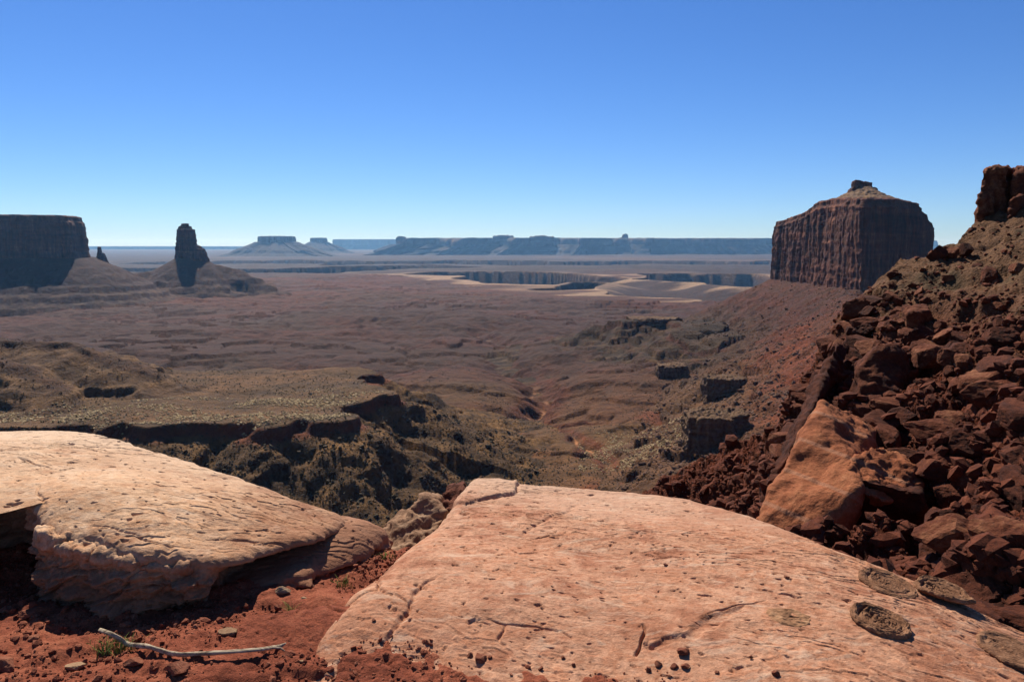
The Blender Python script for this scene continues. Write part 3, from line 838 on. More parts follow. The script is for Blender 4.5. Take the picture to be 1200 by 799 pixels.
obj('horizon_knob', me, M_FAR, None, 'tiny pointed knob standing on top of the long far mesa', 'butte', kind='thing')
for i, (a, b, tp) in enumerate([(578, 602, 276.3), (620, 650, 277.2), (464, 474, 277.5)]):
    me = hull_rock('rim_block', [blk(a, b, tp, 283, 21400, 200, .08, .95), blk(a + (b - a) * .2, a + (b - a) * .75, tp - .7, 282, 21400, 150, .08, .9)], 26, 22, .008, 6, .03, seed=10 + i)
    obj('rim_block', me, M_FAR, None, ('broad dark block raised on the middle of the far mesa rim', 'low dark block just right of the broad one on the far mesa rim', 'small square block at the left end of the far mesa rim')[i], 'rock outcrop', kind='thing')

# ================================================================== NEAR GROUND
def dirt_z(x, y):
    x = np.asarray(x, float); y = np.asarray(y, float)
    z = .045 * fbm2(x * 1.1, y * 1.1, 3, 201) + .02 * fbm2(x * 5, y * 5, 4, 204, .6) + .008 * fbm2(x * 24, y * 24, 3, 208, .6)
    # a low crumbling step in the soil
    st = ss(0, .05, .12 * fbm2(x * 1.6, y * 1.6, 3, 206) + (y - 3.02 - .25 * np.sin(x * 1.7)) * .6)
    z = z + .03 * st
    z = z - .04 * ss(3.3, 3.6, y)
    z = z - .35 * ss(-.25, .35, x) * ss(2.6, 3.0, y)
    return z - 1.6 * ss(3.95, 4.7, y + .1 * n2(x * 2, y * 2, 4)) + .02
gx = np.arange(-6.4, .9, .0125); gy = np.concatenate([np.arange(.2, 2.2, .05), np.arange(2.2, 4.75, .0125)])
GX, GY = np.meshgrid(gx, gy)
me = mesh_from('ground', np.stack([GX, GY, dirt_z(GX, GY)], -1).reshape(-1, 3), grid_faces(len(gy), len(gx)))
obj('ground', me, M_DIRT, kind='structure')

# ------------------------------------------------------------------ the big slabs of the ledge
def catmull(P, n):
    P = np.asarray(P, float); m = len(P)
    L = np.linalg.norm(np.roll(P, -1, 0)[:, :2] - P[:, :2], axis=1)
    cum = np.concatenate([[0], np.cumsum(L)])
    s = np.linspace(0, cum[-1], n, endpoint=False)
    i = np.clip(np.searchsorted(cum, s, side='right') - 1, 0, m - 1); t = ((s - cum[i]) / L[i])[:, None]
    a, b, c, d = P[(i - 1) % m], P[i], P[(i + 1) % m], P[(i + 2) % m]
    cr = .5 * (2 * b + (c - a) * t + (2 * a - 5 * b + 4 * c - d) * t ** 2 + (3 * b - a - 3 * c + d) * t ** 3)
    return .5 * cr + .5 * (b + (c - b) * t)
def arc_of(P, n):
    """where, along the resampled outline, each control vertex sits (for per-vertex side profiles)"""
    L = np.linalg.norm(np.roll(P, -1, 0)[:, :2] - P[:, :2], axis=1)
    return np.concatenate([[0], np.cumsum(L)]) / L.sum() * n
def slab_mesh(name, outline, ctrl, center, side, base, n, rings, srows, edge=.10, edrop=.05, topn=None, siden=.03, cracks=(), seed=0, wob=.02, plates=()):
    """outline: 3D points round the upper edge; side: per outline vertex outward offset of the foot (negative = undercut)"""
    P = np.array(outline, float)
    O = catmull(P, n)
    ar = arc_of(P, n); sv = np.interp(np.arange(n), ar, np.concatenate([side, side[:1]]))
    bz = np.interp(np.arange(n), ar, np.concatenate([base, base[:1]]))
    T = np.roll(O, -1, 0) - np.roll(O, 1, 0); N = np.stack([T[:, 1], -T[:, 0]], 1); N /= np.linalg.norm(N, axis=1, keepdims=True) + 1e-9
    c = np.array(center, float)
    if ((O[:, :2] - c[:2]) * N).sum() < 0: N = -N
    k = 9
    Ns = sum(np.roll(N, j, 0) for j in range(-k, k + 1)); N = Ns / np.linalg.norm(Ns, axis=1, keepdims=True)
    ss_ = np.arange(n)
    w = wob * fbm2(O[:, 0] * 3, O[:, 1] * 3, 4, 211 + seed, .6)
    O[:, :2] += N * w[:, None]
    tp = TPS([tuple(q) for q in P] + [tuple(q) for q in ctrl], 3e-4)
    u = np.linspace(0, 1, rings) ** .8
    X = c[0] + (O[None, :, 0] - c[0]) * u[:, None]; Y = c[1] + (O[None, :, 1] - c[1]) * u[:, None]
    Z = tp(X, Y)
    R_ = np.linalg.norm(O[:, :2] - c[:2], axis=1)[None]
    de = (1 - u[:, None]) * R_
    q = np.clip(1 - de / edge, 0, 1)
    Z = Z - edrop * (1 - np.sqrt(np.maximum(1 - q * q, 0)))
    if topn is not None:
        Z = Z + topn(X, Y) * (1 - .5 * q)
    for (pts, wd, dp, stp) in cracks:
        cw = .012
        d, pr = seg_dist(X + cw * n2(X * 14, Y * 14, 221) + .03 * n2(X * 4, Y * 4, 222), Y + cw * n2(X * 14, Y * 14, 223) + .03 * n2(X * 4, Y * 4, 224), pts, False)
        taper = np.sin(np.clip(pr / (len(pts) - 1), 0.03, .97) * pi) ** .4
        Z = Z - .62 * dp * taper * np.exp(-(d / (wd * .62)) ** 2)
    for (poly, dz) in plates:
        sd = sdf(X + .03 * fbm2(X * 5, Y * 5, 3, 231), Y + .03 * fbm2(X * 5, Y * 5, 3, 232), poly)
        Z = Z + dz * ss(-.008, .012, sd)
    # side
    v = np.linspace(0, 1, srows + 1)[1:][:, None]
    zt = Z[-1][None]
    SZ = zt + (bz[None] - zt) * v
    prof = np.where(sv[None] >= 0, v ** 1.25, np.sqrt(np.clip(v * 1.6, 0, 1)))
    off = sv[None] * prof
    fx = O[None, :, 0] * np.ones_like(v); fy = O[None, :, 1] * np.ones_like(v)
    nz = siden * fbm3(fx * 4.5, fy * 4.5, SZ * 8, 5, 241 + seed, .65) + siden * .7 * n2(SZ * 16 + 1.3 * n2(fx * 2, fy * 2, 3), fx * 1.2, 247 + seed)
    arc_m = np.concatenate([[0], np.cumsum(np.linalg.norm(np.diff(O[:, :2], axis=0), axis=1))])[None] * np.ones_like(v)
    sw = .05 * fbm3(fx * 5, fy * 5, SZ * 5, 3, 243 + seed)
    for cs, am in ((.26, 1.05), (.11, .6)):
        i1, i2, ox, oy, ed = cells((arc_m + sw) / cs, (SZ + .5 * sw + .12 * arc_m) / (cs * .48), 5 + seed)
        nz = nz + siden * am * ((i1 - .5) + ox * (i2 - .5) - .4 * oy - .3 * ss(.10, 0, ed))
    off = off + nz * np.clip(v * 5, 0, 1)
    SX = fx + N[None, :, 0] * off; SY = fy + N[None, :, 1] * off
    co = np.concatenate([np.stack([X, Y, Z], -1).reshape(-1, 3), np.stack([SX, SY, SZ], -1).reshape(-1, 3)])
    me = mesh_from(name, co, grid_faces(rings + srows, n, True))
    bm = bmesh.new(); bm.from_mesh(me); bmesh.ops.remove_doubles(bm, verts=bm.verts[:n], dist=1e-5); bmesh.ops.recalc_face_normals(bm, faces=bm.faces)
    bm.to_mesh(me); bm.free()
    return me, (lambda x, y: tp(x, y) + (topn(x, y) if topn else 0))

def flaky(seed, rot, a1=.022, a2=.010, a3=.006):
    cr, sr = cos(rot), sin(rot)
    def f(x, y):
        u = x * cr + y * sr; v = -x * sr + y * cr
        big = a1 * fbm2(u * .9, v * 1.6, 3, 251 + seed)
        # thin peeling sheets: terraced height with ragged edges
        h = .9 * fbm2(u * 1.1, v * 2.4, 5, 255 + seed, .55) + .25 * u
        q = h * 4.2; fr = q - np.floor(q)
        sheet = a2 * (np.floor(q) + ss(.0, .10, fr) - q) 
        fine = a3 * fbm2(u * 7, v * 22, 4, 261 + seed, .6)
        pit = -.012 * ss(.72, .95, fbm2(u * 9, v * 15, 3, 265 + seed)) 
        pit2 = -.008 * ss(.6, .75, n2(u * 26, v * 40, 268 + seed))
        return big + sheet * ss(-.3, .4, n2(u * .8, v * 1.1, 270 + seed)) + fine * ss(-.4, .5, n2(u * 2.2, v * 3, 271 + seed)) + pit + pit2
    return f
def PP(lst, z=None):
    return [gz(a[0], a[1], a[2] if z is None else z) for a in lst]
def P2(lst, z):
    return PL(*[gz(a, b, z) for a, b in lst])

# --- right-hand slab
RO = [(330, 806, .01), (352, 775, .04), (366, 742, .09), (386, 712, .13), (412, 688, .14), (446, 662, .13), (486, 630, .11), (522, 600, .08), (538, 574, .04), (552, 559, .01),
      (580, 557, .02), (606, 565, .02), (625, 566, .03), (700, 569, .04), (800, 577, .05), (900, 606, .05), (1000, 649, .04), (1100, 689, -.02), (1200, 737, -.11), (1330, 800, -.22), (1520, 950, -.30), (1250, 1080, -.02), (700, 1080, -.03), (400, 930, -.03)]
RCTL = PP([(700, 680, .13), (900, 700, .12), (620, 630, .12), (800, 620, .10), (500, 740, .10), (700, 780, .05), (1050, 740, .065), (950, 640, .075), (1150, 760, -.01), (430, 760, .07), (600, 840, .01), (1000, 850, .03), (560, 690, .13)])
sideR = [.03, .03, -.03, -.03, -.02, .0, .0, .02, .05, .08, .1, .1, .1, .1, .1, .1, .15, .2, .2, .2, .1, .1, .1, .1]
baseR = [-.15, -.15, -.15, -.15, -.15, -.25, -.6, -1.4, -2.2, -2.6, -2.6, -2.6, -2.6, -2.6, -2.6, -2.6, -2.6, -2.6, -2.6, -2.2, -1.4, -.5, -.3, -.2]
cr_R = [
    (P2([(372, 648), (382, 664), (380, 674), (386, 690)] and [(436, 668), (444, 682), (440, 688), (449, 699)], .13), .012, .035, 0),
    (P2([(449, 699), (430, 699), (412, 705), (398, 722)], .12), .010, .022, 0),
    (P2([(516, 683), (500, 694), (478, 712), (470, 726), (455, 745), (446, 758)], .11), .013, .026, 0),
    (P2([(460, 705), (474, 714), (477, 716)], .11), .010, .022, 0),
    (P2([(577, 721), (592, 724), (620, 725), (650, 728)], .12), .008, .024, 0),
    (P2([(592, 724), (588, 736), (590, 744)], .12), .007, .018, 0),
    (P2([(655, 728), (668, 738)], .12), .008, .018, 0),
    (P2([(546, 597), (566, 592), (590, 587), (606, 583)], .05), .016, .030, 0),
    (P2([(606, 583), (608, 572), (613, 566)], .04), .016, .03, 0),
    (P2([(593, 640), (612, 648), (628, 645)], .12), .012, .022, 0),
    (P2([(625, 631), (640, 632), (662, 631)], .11), .009, .020, 0),
    (P2([(610, 633), (640, 615), (662, 603), (675, 590)], .09), .022, .020, 0),
    (P2([(578, 672), (585, 670), (590, 672)], .12), .006, .016, 0),
    (P2([(746, 748), (752, 738), (755, 722)], .12), .010, .035, 0),
    (P2([(755, 739), (800, 731), (830, 716), (868, 708), (885, 705), (893, 698)], .12), .006, .012, 0),
    (P2([(760, 660), (790, 656), (815, 664)], .10), .010, .014, 0),
    (P2([(737, 631), (752, 625), (765, 628)], .10), .010, .014, 0),
    (P2([(865, 669), (885, 673)], .10), .008, .012, 0),
    (P2([(1010, 648), (1060, 676)], .07), .010, .008, 0),
]
plates_R = [(P2([(752, 740), (800, 733), (830, 718), (868, 708), (868, 712), (835, 730), (805, 741), (760, 745)], .12), -.014),
            (P2([(560, 560), (606, 566), (606, 582), (545, 598), (530, 590)], .05), .018)]
me, zR = slab_mesh('sandstone_slab', PP(RO), RCTL, gz(760, 720, .1), sideR, baseR, 1500, 400, 40, .16, .075, flaky(1, -.35, .020, .008, .003), .035, cr_R, 1, .022, plates_R)
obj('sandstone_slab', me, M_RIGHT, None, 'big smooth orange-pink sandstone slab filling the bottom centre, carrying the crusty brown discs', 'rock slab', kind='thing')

# --- left-hand slab: the lower layer first, then the thick upper one with its overhanging lip
t = thing('layered_slab', 'pale tan sandstone slab with an overhanging lip and shaded cut face, on red dirt', 'rock slab')
LO = [(-330, 640, .40), (-260, 545, .42), (-160, 515, .42), (-60, 506, .42), (30, 503, .42), (100, 506, .41), (150, 517, .38), (200, 533, .34), (250, 550, .30), (300, 566, .26), (350, 583, .21), (400, 600, .165),
      (408, 612, .155), (364, 629, .19), (335, 638, .205), (300, 646, .22), (270, 655, .235), (235, 660, .25), (170, 652, .28), (110, 634, .31), (70, 622, .33), (42, 607, .36), (22, 583, .40), (2, 567, .43), (-60, 560, .45), (-150, 580, .45)]
LCTL = PP([(150, 590, .39), (250, 610, .30), (50, 545, .44), (200, 565, .36), (320, 605, .24), (100, 580, .42), (-80, 535, .46)])
sideL = [0, .1, .1, .1, .1, .1, .1, .1, .1, .1, .1, .0, -.10, -.16, -.20, -.22, -.13, .02, .07, .09, .07, .02, -.12, -.2, -.2, -.1]
baseL = [-.1, -1.2, -2, -2, -2, -2, -2, -2, -2, -1.6, -.6, .02, .06, .05, .04, .0, -.04, -.06, -.08, -.08, -.08, -.1, -.1, -.1, -.1, -.1]
cr_L = [
    (P2([(180, 573), (195, 575), (212, 571)], .36), .010, .03, 0), (P2([(45, 568), (43, 578), (50, 586)], .42), .010, .02, 0),
    (P2([(150, 640), (120, 628), (95, 622)], .34), .014, .02, 0), (P2([(240, 640), (290, 630), (345, 622)], .25), .010, .02, 0),
    (P2([(110, 610), (160, 618), (215, 622)], .36), .010, .012, 0), (P2([(20, 542), (60, 550)], .43), .010, .015, 0),
    (P2([(115, 628), (125, 640), (160, 652), (190, 640), (205, 628)], .32), .016, .035, 0),
]
me, zL = slab_mesh('overhanging_layer', PP(LO), LCTL, gz(150, 575, .4), sideL, baseL, 1500, 300, 90, .06, .035, flaky(2, .25, .014, .007, .0028), .055, cr_L, 2, .03)
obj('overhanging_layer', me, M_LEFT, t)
q_ = lambda px, py, z: tuple(gz(px, py, z))
def brk(*pp, dep=.35):
    P = [q_(*a) for a in pp]
    P = [(a[0] * .975, a[1] * .975, a[2] * .975 + EYE * .025) for a in P]
    return P + [(a[0] + .02, a[1] + dep, a[2]) for a in P]
hulls = [brk((60, 640, .24), (100, 648, .25), (112, 690, .03), (78, 690, .02), (95, 652, .22)), brk((105, 650, .23), (160, 660, .22), (150, 668, .18), (142, 693, .06), (118, 690, .0), (105, 675, .10)),
         brk((150, 668, .18), (205, 664, .20), (232, 668, .17), (190, 695, .07), (150, 688, .09)), brk((168, 697, .05), (222, 680, .10), (238, 694, .03), (212, 709, .0), (185, 704, .0), (215, 676, .12)),
         brk((38, 620, .31), (72, 632, .28), (86, 672, .1), (66, 690, .03), (50, 660, .15))]
me = hull_rock('broken_edge', hulls, .0085, .03, 9, .010, 34, strata=.010, stz=.045, seed=40, iters=1)
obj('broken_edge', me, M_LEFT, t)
LLO = [(438, 608, .125), (449, 615, .105), (450, 629, .07), (437, 643, .06), (412, 654, .06), (385, 662, .06), (350, 670, .09), (320, 682, .07), (296, 690, .06), (272, 698, .04), (250, 696, .03), (200, 670, .03), (160, 640, .05), (160, 600, .08), (280, 590, .10), (380, 596, .13), (420, 603, .13)]
LLC = PP([(380, 642, .10), (340, 658, .085), (420, 628, .115), (400, 615, .13)])
me, zLL = slab_mesh('lower_layer', PP(LLO), LLC, gz(370, 638, .09), [.1, .08, .04, -.03, -.03, 0, .02, .03, .03, .03, 0, 0, 0, 0, .1, .1, .1],
                    [-.6, -.4, -.15, -.1, -.1, -.1, -.1, -.1, -.1, -.1, -.1, -.1, -.1, -.1, -.6, -.6, -.6], 700, 150, 30, .10, .03, flaky(3, .25, .014, .008, .003), .045, (), 3, .03)
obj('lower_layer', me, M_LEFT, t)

# --- the knobbly boulder wedged between the slabs
def pd(px, py, D): return tuple(gd(px, py, D))
hulls = [[pd(452, 612, 4.9), pd(470, 600, 4.95), pd(447, 640, 4.6), pd(470, 655, 4.4), pd(500, 640, 4.5), pd(492, 592, 4.9), pd(485, 600, 5.3), pd(460, 615, 5.3), pd(475, 690, 4.6), pd(500, 690, 4.9)],
         [pd(487, 596, 4.85), pd(500, 583, 4.9), pd(514, 581, 4.95), pd(521, 596, 4.8), pd(525, 604, 4.75), pd(505, 628, 4.6), pd(500, 590, 5.25), pd(515, 590, 5.25), pd(500, 660, 4.7), pd(520, 650, 5.0)],
         [pd(441, 655, 4.3), pd(455, 640, 4.45), pd(470, 650, 4.4), pd(452, 668, 4.2), pd(450, 650, 4.7), pd(440, 690, 4.4), pd(465, 690, 4.4)]]
M_WEDGE = mat_slab('grey_tan_rock', [(.13, .07, .045), (.22, .125, .08), (.31, .19, .125), (.26, .145, .09), (.36, .245, .17), (.40, .31, .23), (.09, .05, .035)], .1)
me = hull_rock('wedged_boulder', hulls, .012, .05, 4.5, .012, 22, strata=.012, stz=.07, seed=4, iters=2)
obj('wedged_boulder', me, M_WEDGE, None, 'knobbly grey-tan boulder wedged in the gap between the two big slabs', 'boulder', kind='thing')
me = hull_rock('shaded_boulder', [[pd(515, 590, 5.8), pd(528, 572, 5.9), pd(545, 562, 6.0), pd(550, 575, 5.8), pd(535, 606, 5.6), pd(520, 612, 5.7), pd(530, 590, 6.4), pd(545, 590, 6.3), pd(530, 660, 6.0), pd(545, 650, 5.9)]], .02, .05, 5, .015, 20, seed=6, iters=3)
obj('shaded_boulder', me, M_BOUL, None, 'dark red-brown boulder just beyond the gap beside the peak of the pink slab', 'boulder', kind='thing')

# ------------------------------------------------------------------ crusty discs on the slab
def mat_disc():
    s = NT('dried_crust'); p = s.pos('object')
    a = s.noise(p, 11, 6, .7, .5); b = s.noise(p, 70, 5, .75); m = s.noise(s.pos('object', (20, 90, 60)), 1.0, 5, .7)
    c = s.ramp(s.math('ADD', s.math('MULTIPLY', a, .55), s.math('MULTIPLY', m, .45)), [(.34, (.075, .032, .016)), (.46, (.22, .105, .052)), (.56, (.33, .175, .095)), (.68, (.46, .27, .165))])
    c = s.mix(1.0, c, s.ramp(b, [(.3, grey(.6)), (.7, grey(1.3))]), 'MULTIPLY')
    n = s.bump(m, .008, .9); n = s.bump(b, .003, 1.0, n)
    return s.done(c, n, (.70, .66, .64))
M_DISC = mat_disc()
def disc_mesh(name, R, thick, seed, ecc=.8, wr=1.0, lift=0.0):
    ecc *= 1.22
    n, rings = 220, 90
    th = np.linspace(0, 2 * pi, n, endpoint=False)
    rr = 1 + .06 * fbm2(np.cos(th) * 1.7 + seed, np.sin(th) * 1.7, 4, 271 + seed, .6)
    u = np.concatenate([np.linspace(0, 1, rings), np.array([1.015, 1.0, .96, .90, .80])])
    zt = np.zeros_like(u)
    X = R * u[:, None] * (rr * np.cos(th))[None]; Y = R * ecc * u[:, None] * (rr * np.sin(th))[None]
    k = np.clip(u, 0, 1)[:, None] * np.ones((1, n))
    x, y = X / R, Y / R
    warp = k + .07 * fbm2(x * 2.2 + seed, y * 2.2, 3, 275 + seed)
    Z = thick * (1 - .18 * (1 - k) + .20 * np.exp(-((warp - .90) / .07) ** 2) + wr * .16 * np.exp(-((warp - .62) / .035) ** 2) - wr * .22 * np.exp(-((warp - .74) / .05) ** 2))
    Z = Z + thick * .22 * fbm2(warp * 9 + seed, np.arctan2(y, x) * 1.3, 4, 279 + seed, .6) * wr
    # a broken crescent where the crust has flaked away
    cs = np.hypot(x + .45, y - .25); Z = Z - wr * thick * .5 * ss(.30, .24, cs + .08 * fbm2(x * 6, y * 6, 3, 283 + seed)) * ss(.1, .2, cs)
    e = np.clip((u - .97) / .03, 0, 1)[:, None]
    Z = Z * (1 - .25 * e)
    zs = np.array([.62, .35, .12, 0, -.3]) * thick
    Z[rings:] = zs[:, None] * (1 + .3 * fbm2(np.cos(th) * 5, np.sin(th) * 5 + seed, 3, 285)[None])
    Z = Z + lift * ss(-.2, 1.0, (-y))      # the near edge stands clear of the rock
    me = mesh_from(name, np.stack([X, Y, Z], -1).reshape(-1, 3), grid_faces(len(u), n, True))
    bm = bmesh.new(); bm.from_mesh(me); bm.verts.ensure_lookup_table()
    bmesh.ops.remove_doubles(bm, verts=bm.verts[:n], dist=1e-6); bmesh.ops.recalc_face_normals(bm, faces=bm.faces); bm.to_mesh(me); bm.free()
    return me
def on_R(px, py):
    z = .08
    for _ in range(12):
        p = gz(px, py, z); z = float(zR(p[0], p[1]))
    return p
def slab_frame(p, rz, extra=(0, 0)):
    e = .12
    zx = float(zR(p[0] + e, p[1]) - zR(p[0] - e, p[1])) / (2 * e); zy = float(zR(p[0], p[1] + e) - zR(p[0], p[1] - e)) / (2 * e)
    nrm = Vector((-zx + extra[0], -zy + extra[1], 1)).normalized()
    return (Vector((0, 0, 1)).rotation_difference(nrm) @ Euler((0, 0, rz)).to_quaternion())
DISCS = [('flat brown crusty disc with a smooth pale centre, upper left of the raised discs', 1039, 686, 32.5, .022, 1, .7, 0.0, (.0, -.08)),
         ('thick brown disc propped off the slab at the cliff edge, throwing a dark shadow', 1104, 697, 33, .022, 2, 1.0, .045, (-.16, -.10)),
         ('wrinkled brown disc with crescent ridges and a ragged edge, nearest the slab centre', 1031, 730, 34, .022, 3, 1.25, .008, (.0, -.08)),
         ('smooth brown disc cut off by the bottom right corner of the view', 1183, 766, 38, .018, 4, .4, .02, (-.12, -.08))]
for i, (lab, px, py, rpx, th, sd, wr, lift, ex) in enumerate(DISCS):
    p = on_R(px, py)
    R = rpx * p[1] / F * 1.02
    t = thing('crusty_disc', lab, 'dried disc', (p[0], p[1], p[2] - .006), group='round crusty discs on the pink slab')
    t.rotation_mode = 'QUATERNION'; t.rotation_quaternion = slab_frame(p, -.25, ex)
    obj('crust', disc_mesh('crust', R, th, sd, .88, wr, lift), M_DISC, t)
    # a raised flake ring lying on the crust
    n = 70; a = np.linspace(-2.6, 1.2 + .4 * i, n); w = np.array([-1, -.5, 0, .5, 1]); pr = np.array([0, .8, 1, .8, 0])
    rad = R * (.58 + .05 * fbm2(a * 1.2 + i, a * 0, 3, 291 + i)); wd = R * .06 * np.sin((a - a[0]) / (a[-1] - a[0]) * pi) ** .5
    XX = (rad[:, None] + wd[:, None] * w) * np.cos(a)[:, None]; YY = 1.07 * (rad[:, None] + wd[:, None] * w) * np.sin(a)[:, None]
    base_z = th * .86 + lift * ss(-.2, 1.0, -YY / R)
    ZZ = base_z + th * (.32 if wr > .5 else .2) * pr[None] * (1 + .3 * n2(a * 6, a * 0, 295 + i)[:, None]) - .001
    me = mesh_from('flake', np.stack([XX, YY, ZZ], -1).reshape(-1, 3), grid_faces(n, 5))
    obj('flake', me, M_DISC, t)
# the worn stain of a fifth
p = on_R(925, 722); R = 32 * p[1] / F
n, rings = 120, 40; tt = np.linspace(0, 2 * pi, n, endpoint=False); u = np.linspace(0, 1, rings)
rr = 1 + .12 * fbm2(np.cos(tt) * 2, np.sin(tt) * 2, 4, 301)
X = p[0] + R * u[:, None] * (rr * np.cos(tt))[None]; Y = p[1] + .85 * R * u[:, None] * (rr * np.sin(tt))[None]
Z = zR(X, Y) + .003 + .004 * fbm2(X * 30, Y * 50, 3, 305) - .012 * ss(.75, 1, u)[:, None] * (1 + n2(X * 18, Y * 18, 306))
me = mesh_from('worn_disc', np.stack([X, Y, Z], -1).reshape(-1, 3), grid_faces(rings, n, True))
s = NT('worn_crust'); q = s.pos(); a_ = s.noise(q, 12, 6, .7); b_ = s.noise(q, 90, 4, .75)
c_ = s.ramp(a_, [(.36, (.22, .11, .06)), (.52, (.38, .20, .115)), (.66, (.50, .30, .19))]); c_ = s.mix(1.0, c_, s.ramp(b_, [(.3, grey(.7)), (.7, grey(1.25))]), 'MULTIPLY')
obj('worn_disc', me, s.done(c_, s.bump(a_, .008, .9)), None, 'faint worn-down brown disc, flush with the slab left of the raised discs', 'dried disc', 'round crusty discs on the pink slab', 'thing')

# ------------------------------------------------------------------ angular rocks used for boulders and stones
def rock_mesh(name, seed, sub=4, planes=13, flat=1.0, rough=.05, soft=.0):
    r_ = np.random.default_rng(seed)
    bm = bmesh.new(); bmesh.ops.create_icosphere(bm, subdivisions=sub, radius=1)
    me = bpy.data.meshes.new(name); bm.to_mesh(me); bm.free()
    D = vcos(me)
    nr = r_.normal(size=(planes, 3)); nr /= np.linalg.norm(nr, axis=1, keepdims=True)
    ax = np.linalg.qr(r_.normal(size=(3, 3)))[0]
    nr = np.concatenate([nr, ax, -ax]); ds = np.concatenate([r_.uniform(.72, 1.05, planes), r_.uniform(.6, .95, 6)])
    dot = D @ nr.T
    r = np.where(dot > .05, ds / np.maximum(dot, .05), 9).min(1)
    r = np.minimum(r, 1.25)
    co = D * r[:, None]
    m = co * 1.6
    co = co * (1 + rough * fbm3(m[:, 0], m[:, 1], m[:, 2], 4, 311 + seed % 40, .6) + rough * .5 * fbm3(m[:, 0] * 4, m[:, 1] * 4, m[:, 2] * 4, 3, 315, .6))[:, None]
    co[:, 2] *= flat
    set_cos(me, co)
    me.polygons.foreach_set('use_smooth', np.full(len(me.polygons), False))
    me.materials.append(M_BOUL)
    return me
BOULDERS = [rock_mesh('boulder', 400 + i, 4, 9 + i % 6, (.8, .65, 1.0, .75)[i % 4], .06) for i in range(12)]
PEBBLES = [rock_mesh('pebble', 450 + i, 2, 9, (.5, .7, .6)[i % 3], .05) for i in range(8)]

def scatter_mesh(name, bases, pos, scl, rngs):
    """one mesh out of many small pieces (for what nobody could count)"""
    V, Fc, off = [], [], 0
    idx = rngs.integers(0, len(bases), len(pos))
    for b, me in enumerate(bases):
        k = np.where(idx == b)[0]
        if not len(k): continue
        co = vcos(me); fc = np.array([p.vertices[:] for p in me.polygons], np.int32)
        a = rngs.uniform(0, 2 * pi, len(k)); tl = rngs.normal(0, .25, (len(k), 2))
        sx = scl[k][:, None] * rngs.uniform(.7, 1.35, (len(k), 3))
        c = co[None] * sx[:, None, :]
        x = c[..., 0] * np.cos(a)[:, None] - c[..., 1] * np.sin(a)[:, None]; y = c[..., 0] * np.sin(a)[:, None] + c[..., 1] * np.cos(a)[:, None]
        z = c[..., 2] + x * tl[:, :1] + y * tl[:, 1:]
        P = np.stack([x, y, z], -1) + pos[k][:, None, :]
        V.append(P.reshape(-1, 3)); n = co.shape[0]
        Fc.append((fc[None] + (np.arange(len(k)) * n)[:, None, None] + off).reshape(-1, fc.shape[1])); off += n * len(k)
    return mesh_from(name, np.concatenate(V), np.concatenate(Fc), False)

# ------------------------------------------------------------------ the red spur: boulders
def hill_z(x, y):
    i = np.clip(np.searchsorted(hy, y) - 1, 0, len(hy) - 2); j = np.clip(np.searchsorted(hx, x) - 1, 0, len(hx) - 2)
    u = np.clip((y - hy[i]) / (hy[i + 1] - hy[i]), 0, 1); v = np.clip((x - hx[j]) / (hx[j + 1] - hx[j]), 0, 1)
    return (HZ[i, j] * (1 - u) + HZ[i + 1, j] * u) * (1 - v) + (HZ[i, j + 1] * (1 - u) + HZ[i + 1, j + 1] * u) * v
def march(pxs, pys, zf, t0=12, t1=140, n=240):
    d = np.stack([ray(a, b) for a, b in zip(pxs, pys)])
    t = np.geomspace(t0, t1, n)
    X = d[:, :1] * t; Y = d[:, 1:2] * t; Z = EYE + d[:, 2:] * t
    H = zf(X, Y)
    hit = H > Z
    i = hit.argmax(1); ok = hit.any(1) & (i > 0)
    k = np.arange(len(d))
    return np.stack([X[k, i], Y[k, i], H[k, i]], 1), ok
M_ROCKRED = mat_boulder('dark_red_rock', [(.040, .0095, .0045), (.092, .022, .009), (.155, .041, .017), (.29, .115, .06)], .8, .16, .9)
for m_ in BOULDERS: m_.materials.clear(); m_.materials.append(M_ROCKRED)
NB = 285
r2 = np.random.default_rng(77)
px_ = r2.uniform(880, 1215, 4200); py_ = r2.uniform(275, 745, 4200)
pts, ok = march(px_, py_, hill_z)
sd = sdf(pts[:, 0], pts[:, 1], SPUR)
ok &= (sd > .5) & (pts[:, 2] > -30)
# clusters: boulders gather in bands, the upper slope stays fairly bare
dens = ss(-.25, .35, fbm2(px_ / 70, py_ / 70, 3, 321)) * (.06 + .94 * ss(340, 420, py_ - (px_ - 1000) * .02))
ok &= r2.uniform(0, 1, len(px_)) < dens
pts = pts[ok]; chosen = []
pxc = CX + F * pts[:, 0] / (pts[:, 1] * CP - (pts[:, 2] - EYE) * SP); pyc = CY - F * ((pts[:, 2] - EYE) * CP + pts[:, 1] * SP) / (pts[:, 1] * CP - (pts[:, 2] - EYE) * SP)
pts = pts[~((pxc > 880) & (pxc < 1075) & (pyc > 545))]
sizes = np.clip(.0056 * np.hypot(pts[:, 0], pts[:, 1]) * (1 - r2.uniform(0, .99, len(pts))) ** -.42, .16, 1.15) * (1 - .4 * ss(-6, 1, pts[:, 2]))
order = np.argsort(-sizes)
for i in order:
    p = pts[i]
    if all((p[0] - q[0]) ** 2 + (p[1] - q[1]) ** 2 > (.62 * (s_ + sizes[i])) ** 2 for q, s_ in chosen):
        chosen.append((p, sizes[i]))
    if len(chosen) >= NB: break
